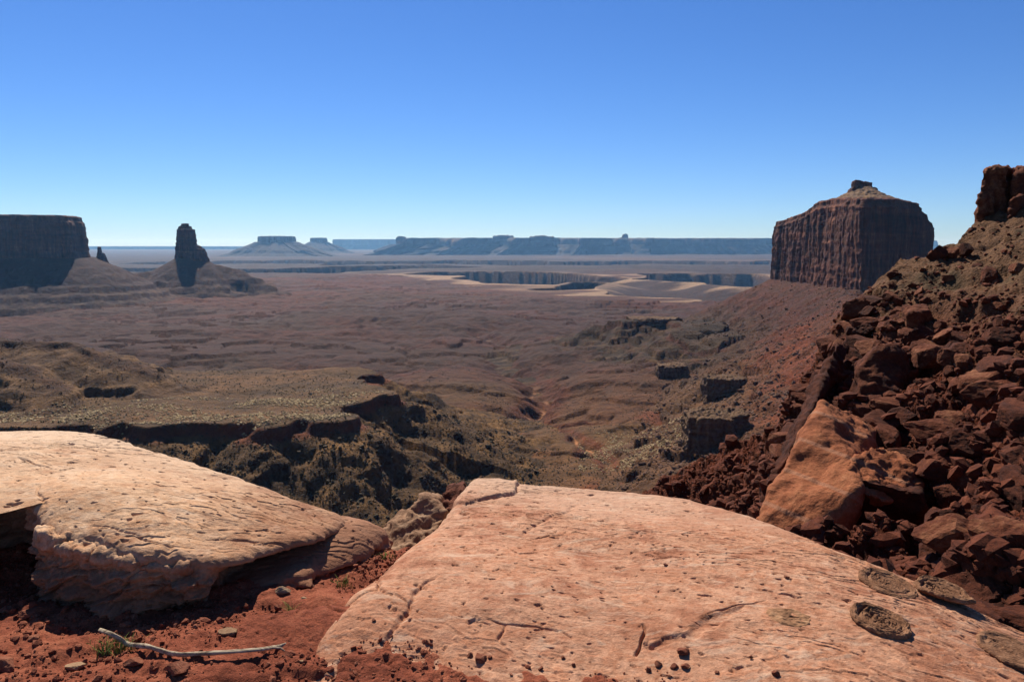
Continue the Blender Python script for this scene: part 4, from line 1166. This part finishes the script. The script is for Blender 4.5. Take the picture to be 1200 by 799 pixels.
for i, (p, s_) in enumerate(chosen):
    o = bpy.data.objects.new('boulder', BOULDERS[i % 12]); C.objects.link(o)
    o.location = (p[0], p[1], p[2] + s_ * .02)
    o.rotation_euler = (r2.normal(0, .22), r2.normal(.45, .25), r2.normal(.55, .5) + (pi if i % 2 else 0))
    o.scale = (s_ * r2.uniform(.8, 1.2), s_ * r2.uniform(1.0, 1.6), s_ * r2.uniform(.8, 1.25))
    o['label'] = 'angular dark red boulder among the rubble covering the steep right-hand slope'; o['category'] = 'boulder'
    o['group'] = 'boulders on the red slope'; o['kind'] = 'thing'
# smaller rubble between them
px_ = r2.uniform(760, 1230, 26000); py_ = r2.uniform(262, 745, 26000)
pts, ok = march(px_, py_, hill_z)
dens = (.25 + .75 * ss(-.4, .4, fbm2(pts[:, 0] * .15, pts[:, 1] * .15, 3, 331))) * (1 - .65 * ss(-8, -1, pts[:, 2]))
ok &= (pts[:, 2] > -60) & (r2.uniform(0, 1, len(px_)) < dens) & (np.hypot(pts[:, 0], pts[:, 1]) > 14)
pts = pts[ok]; sz = np.clip(.12 * (1 - r2.uniform(0, .98, len(pts))) ** -.5, .1, .65) * (1 - .45 * ss(-8, 0, pts[:, 2]))
pts[:, 2] += sz * .2
PEB1 = [rock_mesh('rubble', 470 + i, 1, 8, .75, .08) for i in range(8)]
M_RUB = mat_boulder('red_rubble', [(.07, .017, .008), (.15, .038, .017), (.22, .06, .027), (.34, .14, .08)], .8, .1, .8)
obj('rubble', scatter_mesh('rubble', PEB1, pts, sz, r2), M_RUB, kind='stuff')

# --- the striped leaning boulder and its neighbours
def mat_striped():
    s = NT('striped_red_rock'); p = s.pos()
    a = s.noise(p, .35, 6, .65, .4); b = s.noise(p, 2.2, 6, .7); g = s.noise(p, 9, 5, .75)
    c = s.ramp(s.math('ADD', s.math('MULTIPLY', a, .55), s.math('MULTIPLY', b, .45)), [(.34, (.17, .048, .022)), (.48, (.33, .105, .046)), (.6, (.43, .165, .08)), (.7, (.50, .24, .14))])
    w = s.n('TexWave', wave_type='BANDS', bands_direction='DIAGONAL', wave_profile='SIN'); w.inputs['Scale'].default_value = .17; w.inputs['Distortion'].default_value = 1.6
    w.inputs['Detail'].default_value = 3; w.inputs['Detail Scale'].default_value = .6
    s.l(s.pos('world', (1.2, .5, 1.0), (0, .5, .3)), w.inputs['Vector'])
    v = s.ramp(w.outputs['Fac'], [(.955, (0, 0, 0)), (.985, (1, 1, 1))])
    c = s.mix(s.math('MULTIPLY', v, .38), c, (.44, .25, .18))
    c = s.mix(1.0, c, s.ramp(g, [(.3, grey(.75)), (.7, grey(1.2))]), 'MULTIPLY')
    n = s.bump(a, .5, .8); n = s.bump(b, .12, .9, n); n = s.bump(g, .03, .8, n)
    return s.done(c, n)
M_STRIPE = mat_striped()
A = lambda *q: pd(*q)
hulls = [[A(949, 497, 45), A(884, 608, 40.5), A(930, 640, 38.5), A(976, 650, 38.5), A(1003, 576, 39), A(994, 532, 42), A(962, 470, 48), A(905, 590, 50), A(1030, 560, 47), A(1030, 660, 45), A(960, 690, 43), A(1030, 500, 50), A(884, 650, 40.5), A(975, 700, 38.3)]]
me = hull_rock('striped_boulder', hulls, .14, .40, .30, .06, 1.6, strata=.05, stz=1.2, seed=8, iters=2)
obj('striped_boulder', me, M_STRIPE, None, 'huge sunlit orange-red boulder with pale veins at the foot of the rubble slope', 'boulder', kind='thing')
hulls = [[A(982, 400, 64), A(953, 447, 58), A(892, 578, 49), A(893, 606, 48), A(926, 530, 49.5), A(955, 474, 54), A(995, 405, 66), A(983, 440, 62), A(930, 560, 56), A(905, 610, 52)]]
me = hull_rock('rock_fin', hulls, .16, .3, .5, .09, 2.2, strata=.1, stz=.7, seed=12, iters=2)
obj('rock_fin', me, M_ROCKRED, None, 'long thin rock fin leaning along the left edge of the veined orange boulder', 'rock fin', kind='thing')
hulls = [[A(1000, 470, 56), A(1004, 432, 57), A(1030, 402, 58), A(1056, 404, 58), A(1062, 440, 57), A(1046, 492, 54), A(1012, 490, 54), A(1010, 420, 63), A(1070, 420, 63), A(1060, 500, 60), A(1010, 500, 60)]]
me = hull_rock('shadowed_block', hulls, .2, .4, .45, .10, 2.0, strata=.15, stz=.8, seed=14, iters=1)
obj('shadowed_block', me, M_ROCKRED, None, 'large upright block with a flat black-shaded face, halfway up the rubble slope', 'boulder', kind='thing')
hulls = [[A(1076, 640, 31), A(1084, 624, 31.5), A(1140, 690, 29), A(1196, 742, 27.5), A(1180, 752, 27), A(1110, 712, 29), A(1080, 670, 30), A(1090, 640, 33), A(1190, 745, 29.5), A(1100, 720, 32)]]
me = hull_rock('tilted_plate', hulls, .09, .16, .8, .05, 3.5, strata=.07, stz=.4, seed=16, iters=1)
obj('tilted_plate', me, M_ROCKRED, None, 'tilted dark red rock plate jutting up behind the propped disc', 'rock plate', kind='thing')
hulls = [[A(990, 540, 41), A(1030, 520, 44), A(1078, 545, 43), A(1080, 575, 41), A(1040, 590, 39), A(1000, 575, 39), A(1020, 540, 47), A(1085, 560, 47), A(1010, 600, 44)]]
me = hull_rock('ledge_block', hulls, .14, .35, .6, .09, 2.4, strata=.14, stz=.6, seed=18, iters=1)
obj('ledge_block', me, M_STRIPE, None, 'brown cracked block resting on the veined orange boulder, above its dark hollow', 'boulder', kind='thing')
hulls = [[A(992, 580, 40.0), A(1010, 562, 39.6), A(1078, 578, 39), A(1082, 600, 39.5), A(985, 645, 42), A(1080, 668, 42), A(1000, 690, 43), A(1080, 700, 43), A(1000, 560, 45), A(1085, 570, 45), A(1085, 680, 46), A(1000, 680, 46)]]
me = hull_rock('overhang_block', hulls, .12, .3, .5, .08, 2.2, strata=.12, stz=.7, seed=24, iters=1)
obj('overhang_block', me, M_ROCKRED, None, 'overhanging block with a pitch-dark underside, right of the veined orange boulder', 'boulder', kind='thing')
# --- pillars and boulders on the skyline
hulls = [[A(1146, 285, 86), A(1145, 236, 86), A(1152, 200, 87), A(1160, 195, 88), A(1186, 197, 88), A(1188, 285, 86), A(1162, 285, 92), A(1166, 198, 92), A(1190, 198, 92), A(1190, 285, 92)]]
hulls2 = [[A(1186, 280, 85), A(1187, 205, 87), A(1194, 196, 88), A(1226, 197, 88), A(1235, 280, 85), A(1190, 200, 93), A(1235, 200, 93), A(1235, 280, 93), A(1188, 280, 92)],
          [A(1180, 280, 83), A(1184, 236, 84), A(1198, 230, 84), A(1206, 280, 83), A(1195, 280, 87), A(1190, 240, 87)]]
me = hull_rock('rock_pillar', hulls, .2, .55, .5, .16, 2.0, strata=.2, stz=1.1, seed=20, iters=2)
obj('rock_pillar', me, M_ROCKRED, None, 'tall squared dark red rock pillar standing on the skyline at the upper right', 'rock pillar', kind='thing')
me = hull_rock('rock_pillar', hulls2, .2, .55, .5, .16, 2.0, strata=.2, stz=1.1, seed=22, iters=2)
obj('rock_pillar', me, M_ROCKRED, None, 'rounded rock pillar with a smaller lump at its foot, cut by the right edge', 'rock pillar', kind='thing')
for i, (px, py, w, h, D, lab) in enumerate([(1133, 262, 10, 16, 85, 'rounded boulder close against the left foot of the tall skyline pillar'), (1099, 280, 11, 15, 83, 'big leaning boulder on the skyline beside the butte'),
                                        (1116, 274, 11, 16, 85, 'small boulder on the skyline right of the big leaning one')]):
    D = 79; p = gd(px, py, D); p[2] = hill_z(np.array([p[0]]), np.array([p[1]]))[0]; k = D / F
    o = obj('skyline_boulder', BOULDERS[(3, 6, 9)[i]], None, None, lab, 'boulder', 'boulders on the skyline', 'thing', (p[0], p[1], p[2] + h * k * .35))
    o.scale = (w * k * .8, w * k, h * k * .75); o.rotation_euler = (.1, .2 * (i - 1), 1.3 * i)

# --- blocks of grey-green ledge rock across the wash
M_LEDGE = mat_cliff('ledge_block_rock', [(.34, (.075, .040, .024)), (.46, (.125, .066, .038)), (.56, (.18, .105, .062)), (.68, (.24, .16, .10))], .25, .2, .25, 1.2)
def ter_hit(px, py):
    d = ray(px, py); t = np.geomspace(400, 9000, 5000)
    i = int((ter_z(d[0] * t, d[1] * t) > EYE + d[2] * t).argmax())
    return d[1] * t[i]
for i, (a, b, tp, bt, lab) in enumerate([(829, 874, 443, 464, 'flat-topped square ledge block below the right talus, upper of two'), (806, 878, 489, 522, 'long dark-fronted ledge block below the right talus, lower of two'),
                                      (772, 806, 428, 444, 'small dark ledge block at the left edge of the grey ledges'), (740, 800, 374, 383, 'long thin dark cap rock wall at the far end of the grey ledges')]):
    D = ter_hit((a + b) / 2, bt); dp = (b - a) * D / F * .32
    me = hull_rock('ledge_block', [blk(a, b, tp, bt + 10, D + 4, dp, .1, .97), blk(a + (b - a) * .15, b - (b - a) * .2, tp + 1.5, bt + 10, D - 3, dp, .12, .9)], D / F * .9, 3.2, .06, 1.6, .25, strata=1.4, stz=6, seed=30 + i, iters=1)
    obj('cap_block', me, M_LEDGE, None, lab, 'rock outcrop', kind='thing')

# ------------------------------------------------------------------ far scree and desert shrubs
r3 = np.random.default_rng(99)
def screen_scatter(n, x0, x1, y0, y1, lo, hi, rlo, rhi, cond=None):
    px = r3.uniform(x0, x1, n); py = r3.uniform(y0, y1, n)
    r = np.exp(r3.uniform(math.log(rlo), math.log(rhi), n)); d = (px - CX) / F
    a = np.arctan2(d, 1.0)
    x, y = r * np.sin(a), r * np.cos(a)
    z = ter_z(x, y)
    k = np.ones(n, bool) if cond is None else cond(x, y, z)
    s = np.clip(lo * (1 - r3.uniform(0, .97, n)) ** -.5, lo, hi)
    return np.stack([x, y, z + s * .15], 1)[k], s[k]
def c_right(x, y, z):
    d, _ = seg_dist(x, y, FLANK, False)
    return (d < 330) & (z < -60)
P_, S_ = screen_scatter(9000, 690, 1010, 0, 0, .8, 4.5, 700, 2300, c_right)
M_SCREE = mat_boulder('scree_rock', [(.05, .022, .014), (.10, .045, .028), (.15, .075, .048), (.22, .14, .10)], .8, .1, 1.0)
obj('scree', scatter_mesh('scree', PEB1, P_, S_, r3), M_SCREE, kind='stuff')
def c_slopes(x, y, z):
    s = -sdf(x, y, LB)
    return (s > 4) & (s < 210) & (n2(x / 40, y / 40, 341) + .3 * r3.normal(0, 1, len(x)) > -.1)
P_, S_ = screen_scatter(20000, -20, 640, 0, 0, .6, 3.0, 560, 1000, c_slopes)
M_SCREE2 = mat_boulder('dark_scree_rock', [(.05, .036, .022), (.095, .068, .038), (.145, .105, .062), (.21, .155, .09)], .8, .1, 1.0)
obj('bench_scree', scatter_mesh('bench_scree', PEB1, P_, S_, r3), M_SCREE2, kind='stuff')
# tufts of dry grass and low shrubs: pale specks on the benches
def tuft_mesh(name, n, seed):
    r_ = np.random.default_rng(seed); V, Fc = [], []
    for i in range(n):
        a = r_.uniform(0, 2 * pi); l = r_.uniform(.6, 1.0); b = r_.uniform(.35, 1.2); w = .16
        c = np.array([cos(a), sin(a)]); q = np.array([-sin(a), cos(a)])
        base = c * .15; tip = c * sin(b) * l + base
        V += [(*(base - q * w), 0), (*(base + q * w), 0), (*tip, cos(b) * l)]; Fc.append((3 * i, 3 * i + 1, 3 * i + 2))
    return mesh_from(name, V, Fc, False)
TUFTS = [tuft_mesh('tuft', 16, 500 + i) for i in range(4)]
M_STRAW = mat_plain('straw_grass', (.50, .375, .22), .3, 3, .0)
M_SAGE = mat_plain('sage_shrub', (.060, .062, .036), .4, 3, .0)
def c_lb(x, y, z): return (sdf(x, y, LB) > 8) & (n2(x / 90, y / 40, 351) + .5 * n2(x / 30, y / 20, 352) + .35 * r3.normal(0, 1, len(x)) > .35)
P_, S_ = screen_scatter(26000, -40, 470, 0, 0, .8, 1.5, 740, 960, c_lb)
def c_rv(x, y, z): return (n2(x / 60, y / 40, 353) + .35 * r3.normal(0, 1, len(x)) > .3 + 9 * np.maximum(np.abs(x / y - .165) - .045, 0))
P2_, S2_ = screen_scatter(9000, 680, 830, 0, 0, .7, 1.3, 850, 1060, c_rv)
obj('dry_grass', scatter_mesh('dry_grass', PEB1, np.concatenate([P_, P2_]), np.concatenate([S_, S2_]), r3), M_STRAW, kind='stuff')
def c_any(x, y, z): return n2(x / 150, y / 150, 354) + .5 * n2(x / 40, y / 40, 355) > -.1
P_, S_ = screen_scatter(16000, -40, 900, 0, 0, .8, 1.8, 700, 1700, c_any)
obj('desert_shrubs', scatter_mesh('desert_shrubs', TUFTS, P_, S_, r3), M_SAGE, kind='stuff')

# ------------------------------------------------------------------ small things on the dirt and the slab
def on_dirt(px, py):
    z = 0.0
    for _ in range(12):
        p = gz(px, py, z); z = float(dirt_z(p[0], p[1]))
    return p
M_STONE = mat_boulder('red_stone', [(.15, .042, .022), (.25, .075, .042), (.34, .125, .076), (.44, .23, .16)], 1.0, .006, .8)
M_PALE = mat_boulder('tan_stone', [(.25, .12, .07), (.36, .20, .12), (.44, .28, .18), (.5, .36, .26)], 1.0, .006, .8)
STONES = [rock_mesh('stone', 520 + i, 4, 9, (.42, .55, .35)[i % 3], .05) for i in range(6)]
for m_ in STONES: m_.materials.clear(); m_.materials.append(M_STONE)
PSTONES = [m_.copy() for m_ in STONES]
for m_ in PSTONES: m_.materials.clear(); m_.materials.append(M_PALE)
SLIST = [(40, 713, 17, 0, 'dark wedge-shaped stone on the dirt under the shaded slab face'), (4, 775, 15, 0, 'dark stone cut by the left edge of the dirt patch'), (88, 777, 13, 1, 'flat tan stone on the red dirt below the stick'),
         (157, 773, 14, 0, 'reddish block tucked under the bend of the stick'), (210, 780, 17, 0, 'wide flat red stone just below the stick'), (342, 752, 15, 1, 'smooth orange stone at the right end of the stick'),
         (283, 737, 12, 0, 'dark lumpy stone on the dirt near the pink slab'), (297, 740, 9, 0, 'small dark stone right of the lumpy one near the pink slab'), (266, 737, 12, 1, 'flat pale orange stone set in the dirt mid-patch'),
         (355, 700, 5, 1, 'tiny pale stone in the dirt strip between the slabs'), (60, 695, 7, 1, 'thin pale stone lying in front of the dark hollow'), (202, 702, 9, 0, 'stone at the foot of the overhanging lip'),
         (245, 705, 10, 0, 'stone below the right part of the overhanging lip'), (330, 690, 10, 1, 'flat tan stone close to the lower layer of the pale slab'), (356, 773, 6, 1, 'white chip beside the end of the stick'),
         (10, 712, 12, 0, 'low red stone at the left edge below the slab'), (148, 730, 7, 0, 'small red stone in the middle of the dirt'), (320, 722, 11, 0, 'red stone left of the pink slab edge'), (40, 745, 8, 0, 'half-buried red stone left of the stick')]
for i, (px, py, r, pale, lab) in enumerate(SLIST):
    p = on_dirt(px, py + r * .3); k = r * p[1] / F
    o = obj('stone', (PSTONES if pale else STONES)[i % 6], None, None, lab, 'stone', 'stones on the red dirt', 'thing', (p[0], p[1], p[2] + k * .12))
    o.scale = (k * 1.0, k * .75, k * .9); o.rotation_euler = (random.uniform(-.2, .2), random.uniform(-.2, .2), random.uniform(-.5, .5))
# loose stones lying on the slab
for i, (px, py, r) in enumerate([(800, 765, 8), (771, 779, 5), (790, 782, 5), (803, 782, 6), (910, 791, 5), (922, 677, 4), (563, 773, 8), (551, 768, 4), (574, 770, 3), (660, 771, 3), (672, 779, 3), (634, 784, 4), (840, 788, 3), (880, 770, 2.5), (780, 662, 3), (438, 727, 3), (760, 786, 4), (783, 792, 3)]):
    p = on_R(px, py); k = r * p[1] / F
    o = obj('loose_stone', STONES[i % 6], None, None, 'small loose red stone lying on the bare surface of the pink slab', 'stone', 'loose red stones on the pink slab', 'thing', (p[0], p[1], p[2] + k * .35))
    o.scale = (k, k * .9, k * 1.3); o.rotation_euler = (random.uniform(-.4, .4), random.uniform(-.4, .4), random.uniform(0, 6))
# gravel in the dirt, and red grit washed onto the slab foot
M_GRAVEL = mat_boulder('mixed_gravel', [(.14, .036, .018), (.28, .08, .044), (.40, .16, .10), (.62, .40, .29)], 22.0, .004, .8)
r4 = np.random.default_rng(123)
N = 34000
x = r4.uniform(-3.2, .6, N); y = r4.uniform(2.3, 4.7, N); z = dirt_z(x, y)
k = ss(-.5, .5, fbm2(x * 1.5, y * 1.5, 3, 361)) * 1.1 > r4.uniform(0, 1, N)
s1 = np.clip(.0032 * (1 - r4.uniform(0, .99, N)) ** -.5, .0032, .021)
G1 = np.stack([x, y, z + s1 * .15], 1)[k]; s1 = s1[k]
N = 7000
px_ = r4.uniform(380, 820, N); py_ = r4.uniform(745, 830, N)
g_ = np.stack([gz(a, b, .04) for a, b in zip(px_, py_)])
lim = 780 + 12 * np.sin(px_ / 43.0) + 14 * fbm2(px_ / 40, py_ / 40, 3, 363) + np.maximum(px_ - 640, 0) * .12 - 12 * np.exp(-((px_ - 430) / 40) ** 2)
k = (py_ > lim + r4.exponential(5, N) - 3) & (r4.uniform(0, 1, N) < .04 + .30 * ss(590, 520, px_) + .3 * ss(4, 30, py_ - lim))
g_ = g_[k]; gz_ = zR(g_[:, 0], g_[:, 1]); s2 = np.clip(.0032 * (1 - r4.uniform(0, .97, len(g_))) ** -.5, .0032, .013)
G2 = np.stack([g_[:, 0], g_[:, 1], gz_ + s2 * .3], 1)
obj('gravel', scatter_mesh('gravel', PEB1, np.concatenate([G1, G2]), np.concatenate([s1, s2]), r4), M_GRAVEL, kind='stuff')
# dirt washed over the slab foot
X, Y = np.meshgrid(np.linspace(-1.1, .75, 300), np.linspace(2.0, 3.1, 180))
PXX = CX + F * X / (Y * CP - (0.03 - EYE) * SP); PYY = CY - F * ((0.03 - EYE) * CP + Y * SP) / (Y * CP - (0.03 - EYE) * SP)
lim = 780 + 12 * np.sin(PXX / 43.0) + 14 * fbm2(PXX / 40, PYY / 40, 3, 363) + np.maximum(PXX - 640, 0) * .12 - 12 * np.exp(-((PXX - 430) / 40) ** 2) + 40 * ss(400, 370, PXX) + 60 * ss(690, 800, PXX)
Z = zR(X, Y) - .03 + .036 * ss(-2, 16, PYY - lim) + .005 * fbm2(X * 20, Y * 20, 3, 365) * ss(0, 10, PYY - lim)
me = mesh_from('washed_dirt', np.stack([X, Y, Z], -1).reshape(-1, 3), grid_faces(180, 300))
obj('washed_dirt', me, M_DIRT, kind='stuff')

# --- the weathered stick
def tube(name, P, R, n=14, seed=0, gn=.18):
    P = np.array(P, float); m = len(P)
    T = np.gradient(P, axis=0); T /= np.linalg.norm(T, axis=1, keepdims=True)
    U = np.cross(T, [0, 0, 1]); U /= np.linalg.norm(U, axis=1, keepdims=True); W = np.cross(U, T)
    a = np.linspace(0, 2 * pi, n, endpoint=False)
    r = np.asarray(R)[:, None] * (1 + gn * fbm2(np.arange(m)[:, None] * .12 + seed, np.cos(a)[None] * 1.5, 3, 371 + seed) + .14 * np.cos(a * 3 + np.arange(m)[:, None] * .07))
    co = P[:, None] + U[:, None] * (np.cos(a)[None] * r)[..., None] + W[:, None] * (np.sin(a)[None] * r)[..., None]
    co = np.concatenate([co.reshape(-1, 3), P[:1] - T[:1] * R[0] * .3, P[-1:] + T[-1:] * R[-1]])
    f = grid_faces(m, n, True)
    me = mesh_from(name, co, f)
    bm = bmesh.new(); bm.from_mesh(me); bm.verts.ensure_lookup_table()
    for j in range(n):
        bm.faces.new((bm.verts[j], bm.verts[(j + 1) % n], bm.verts[m * n])); bm.faces.new((bm.verts[(m - 1) * n + (j + 1) % n], bm.verts[(m - 1) * n + j], bm.verts[m * n + 1]))
    bmesh.ops.recalc_face_normals(bm, faces=bm.faces); bm.to_mesh(me); bm.free()
    me.polygons.foreach_set('use_smooth', np.ones(len(me.polygons), bool))
    return me
s = NT('weathered_wood'); q = s.pos('object', (9, 40, 40)); a_ = s.noise(q, 1.0, 6, .7, .5); b_ = s.noise(s.pos('object'), 60, 4, .7)
c_ = s.ramp(a_, [(.36, (.11, .075, .055)), (.47, (.36, .28, .22)), (.60, (.66, .56, .46))]); c_ = s.mix(1.0, c_, s.ramp(b_, [(.3, grey(.75)), (.7, grey(1.2))]), 'MULTIPLY')
M_WOOD = s.done(c_, s.bump(a_, .003, 1.0))
SP_ = [(118, 750), (132, 755), (150, 761), (164, 762), (178, 764), (195, 770), (212, 773), (230, 772), (255, 771), (285, 769), (308, 767), (328, 763), (343, 759), (353, 753)]
pts_ = np.array([on_dirt(a, b) + np.array([0, 0, .022 + (.022 if i < 2 else 0) + (.012 if i == len(SP_) - 1 else 0)]) for i, (a, b) in enumerate(SP_)])
tt = np.linspace(0, len(SP_) - 1, 120)
Pc = np.stack([np.interp(tt, np.arange(len(SP_)), pts_[:, k]) for k in range(3)], 1)
for _ in range(6): Pc[1:-1] = (Pc[:-2] + 2 * Pc[1:-1] + Pc[2:]) / 4
Rr = np.interp(tt / (len(SP_) - 1), [0, .1, .3, .6, .85, 1], [.0075, .0088, .0085, .0078, .0066, .0052])
base_p = Pc[60].copy()
t = thing('weathered_stick', 'long pale grey bent stick lying across the red dirt at the bottom left', 'stick', tuple(base_p))
obj('stem', tube('stem', Pc - base_p, Rr, 14, 1), M_WOOD, t)
tw = np.array([Pc[96], Pc[100] + [.015, -.02, .004], Pc[103] + [.03, -.05, -.004]]) - base_p
ti = np.linspace(0, 2, 20); tw = np.stack([np.interp(ti, [0, 1, 2], tw[:, k]) for k in range(3)], 1)
obj('twig', tube('twig', tw, np.linspace(.005, .002, 20), 8, 2), M_WOOD, t)

# --- green tufts
M_GRASS = mat_plain('green_grass', (.24, .33, .08), .35, 30, 0)
def blades(name, n, h, spread, seed):
    r_ = np.random.default_rng(seed); V, Fc = [], []
    for i in range(n):
        a = r_.uniform(0, 2 * pi); b = np.array([r_.normal(0, spread), r_.normal(0, spread * .6), 0]); l = h * r_.uniform(.5, 1.1); le = r_.uniform(.1, .9)
        d = np.array([cos(a), sin(a), 0]); q = np.array([-sin(a), cos(a), 0]) * .0022
        k = len(V)
        for j in range(5):
            u = j / 4; c = b + d * le * l * u * u + np.array([0, 0, l * u * (1 - .25 * le * u)])
            w = q * (1 - u * .9); V += [c - w, c + w]
        for j in range(4): Fc.append((k + 2 * j, k + 2 * j + 1, k + 2 * j + 3, k + 2 * j + 2))
    return mesh_from(name, V, Fc)
for px, py, n, h, sp, lab in [(135, 764, 110, .065, .045, 'low green grass tuft beside the pale left end of the stick'), (342, 722, 26, .075, .008, 'thin upright green grass tuft on the dirt left of the pink slab'), (402, 688, 26, .06, .02, 'dry little grass tuft in the dirt strip between the slabs'),
                              (452, 655, 40, .05, .02, 'grass tuft at the foot of the wedged boulder')]:
    p = on_dirt(px, py)
    obj('grass_tuft', blades('grass_tuft', n, h, sp, px), M_GRASS, None, lab, 'grass tuft', 'green tufts by the slabs', 'thing', tuple(p))

# ------------------------------------------------------------------ haze
s = bpy.data.materials.new('haze_air'); s.use_nodes = True
nt = s.node_tree; nt.nodes.clear()
o_ = nt.nodes.new('ShaderNodeOutputMaterial'); v_ = nt.nodes.new('ShaderNodeVolumePrincipled')
v_.inputs['Color'].default_value = (.26, .56, 1.0, 1)
v_.inputs['Absorption Color'].default_value = (1, 1, 1, 1)
v_.inputs['Density'].default_value = 1.4e-5
v_.inputs['Anisotropy'].default_value = .35
nt.links.new(v_.outputs[0], o_.inputs['Volume'])
zmin = float(TZ.min()) - 25; ztop = 330.0
bm = bmesh.new(); bmesh.ops.create_cube(bm, size=1.0)
for v in bm.verts: v.co = Vector((v.co.x * 124000, v.co.y * 124000, zmin if v.co.z < 0 else ztop))
me = bpy.data.meshes.new('haze'); bm.to_mesh(me); bm.free()
obj('haze', me, s, kind='stuff')
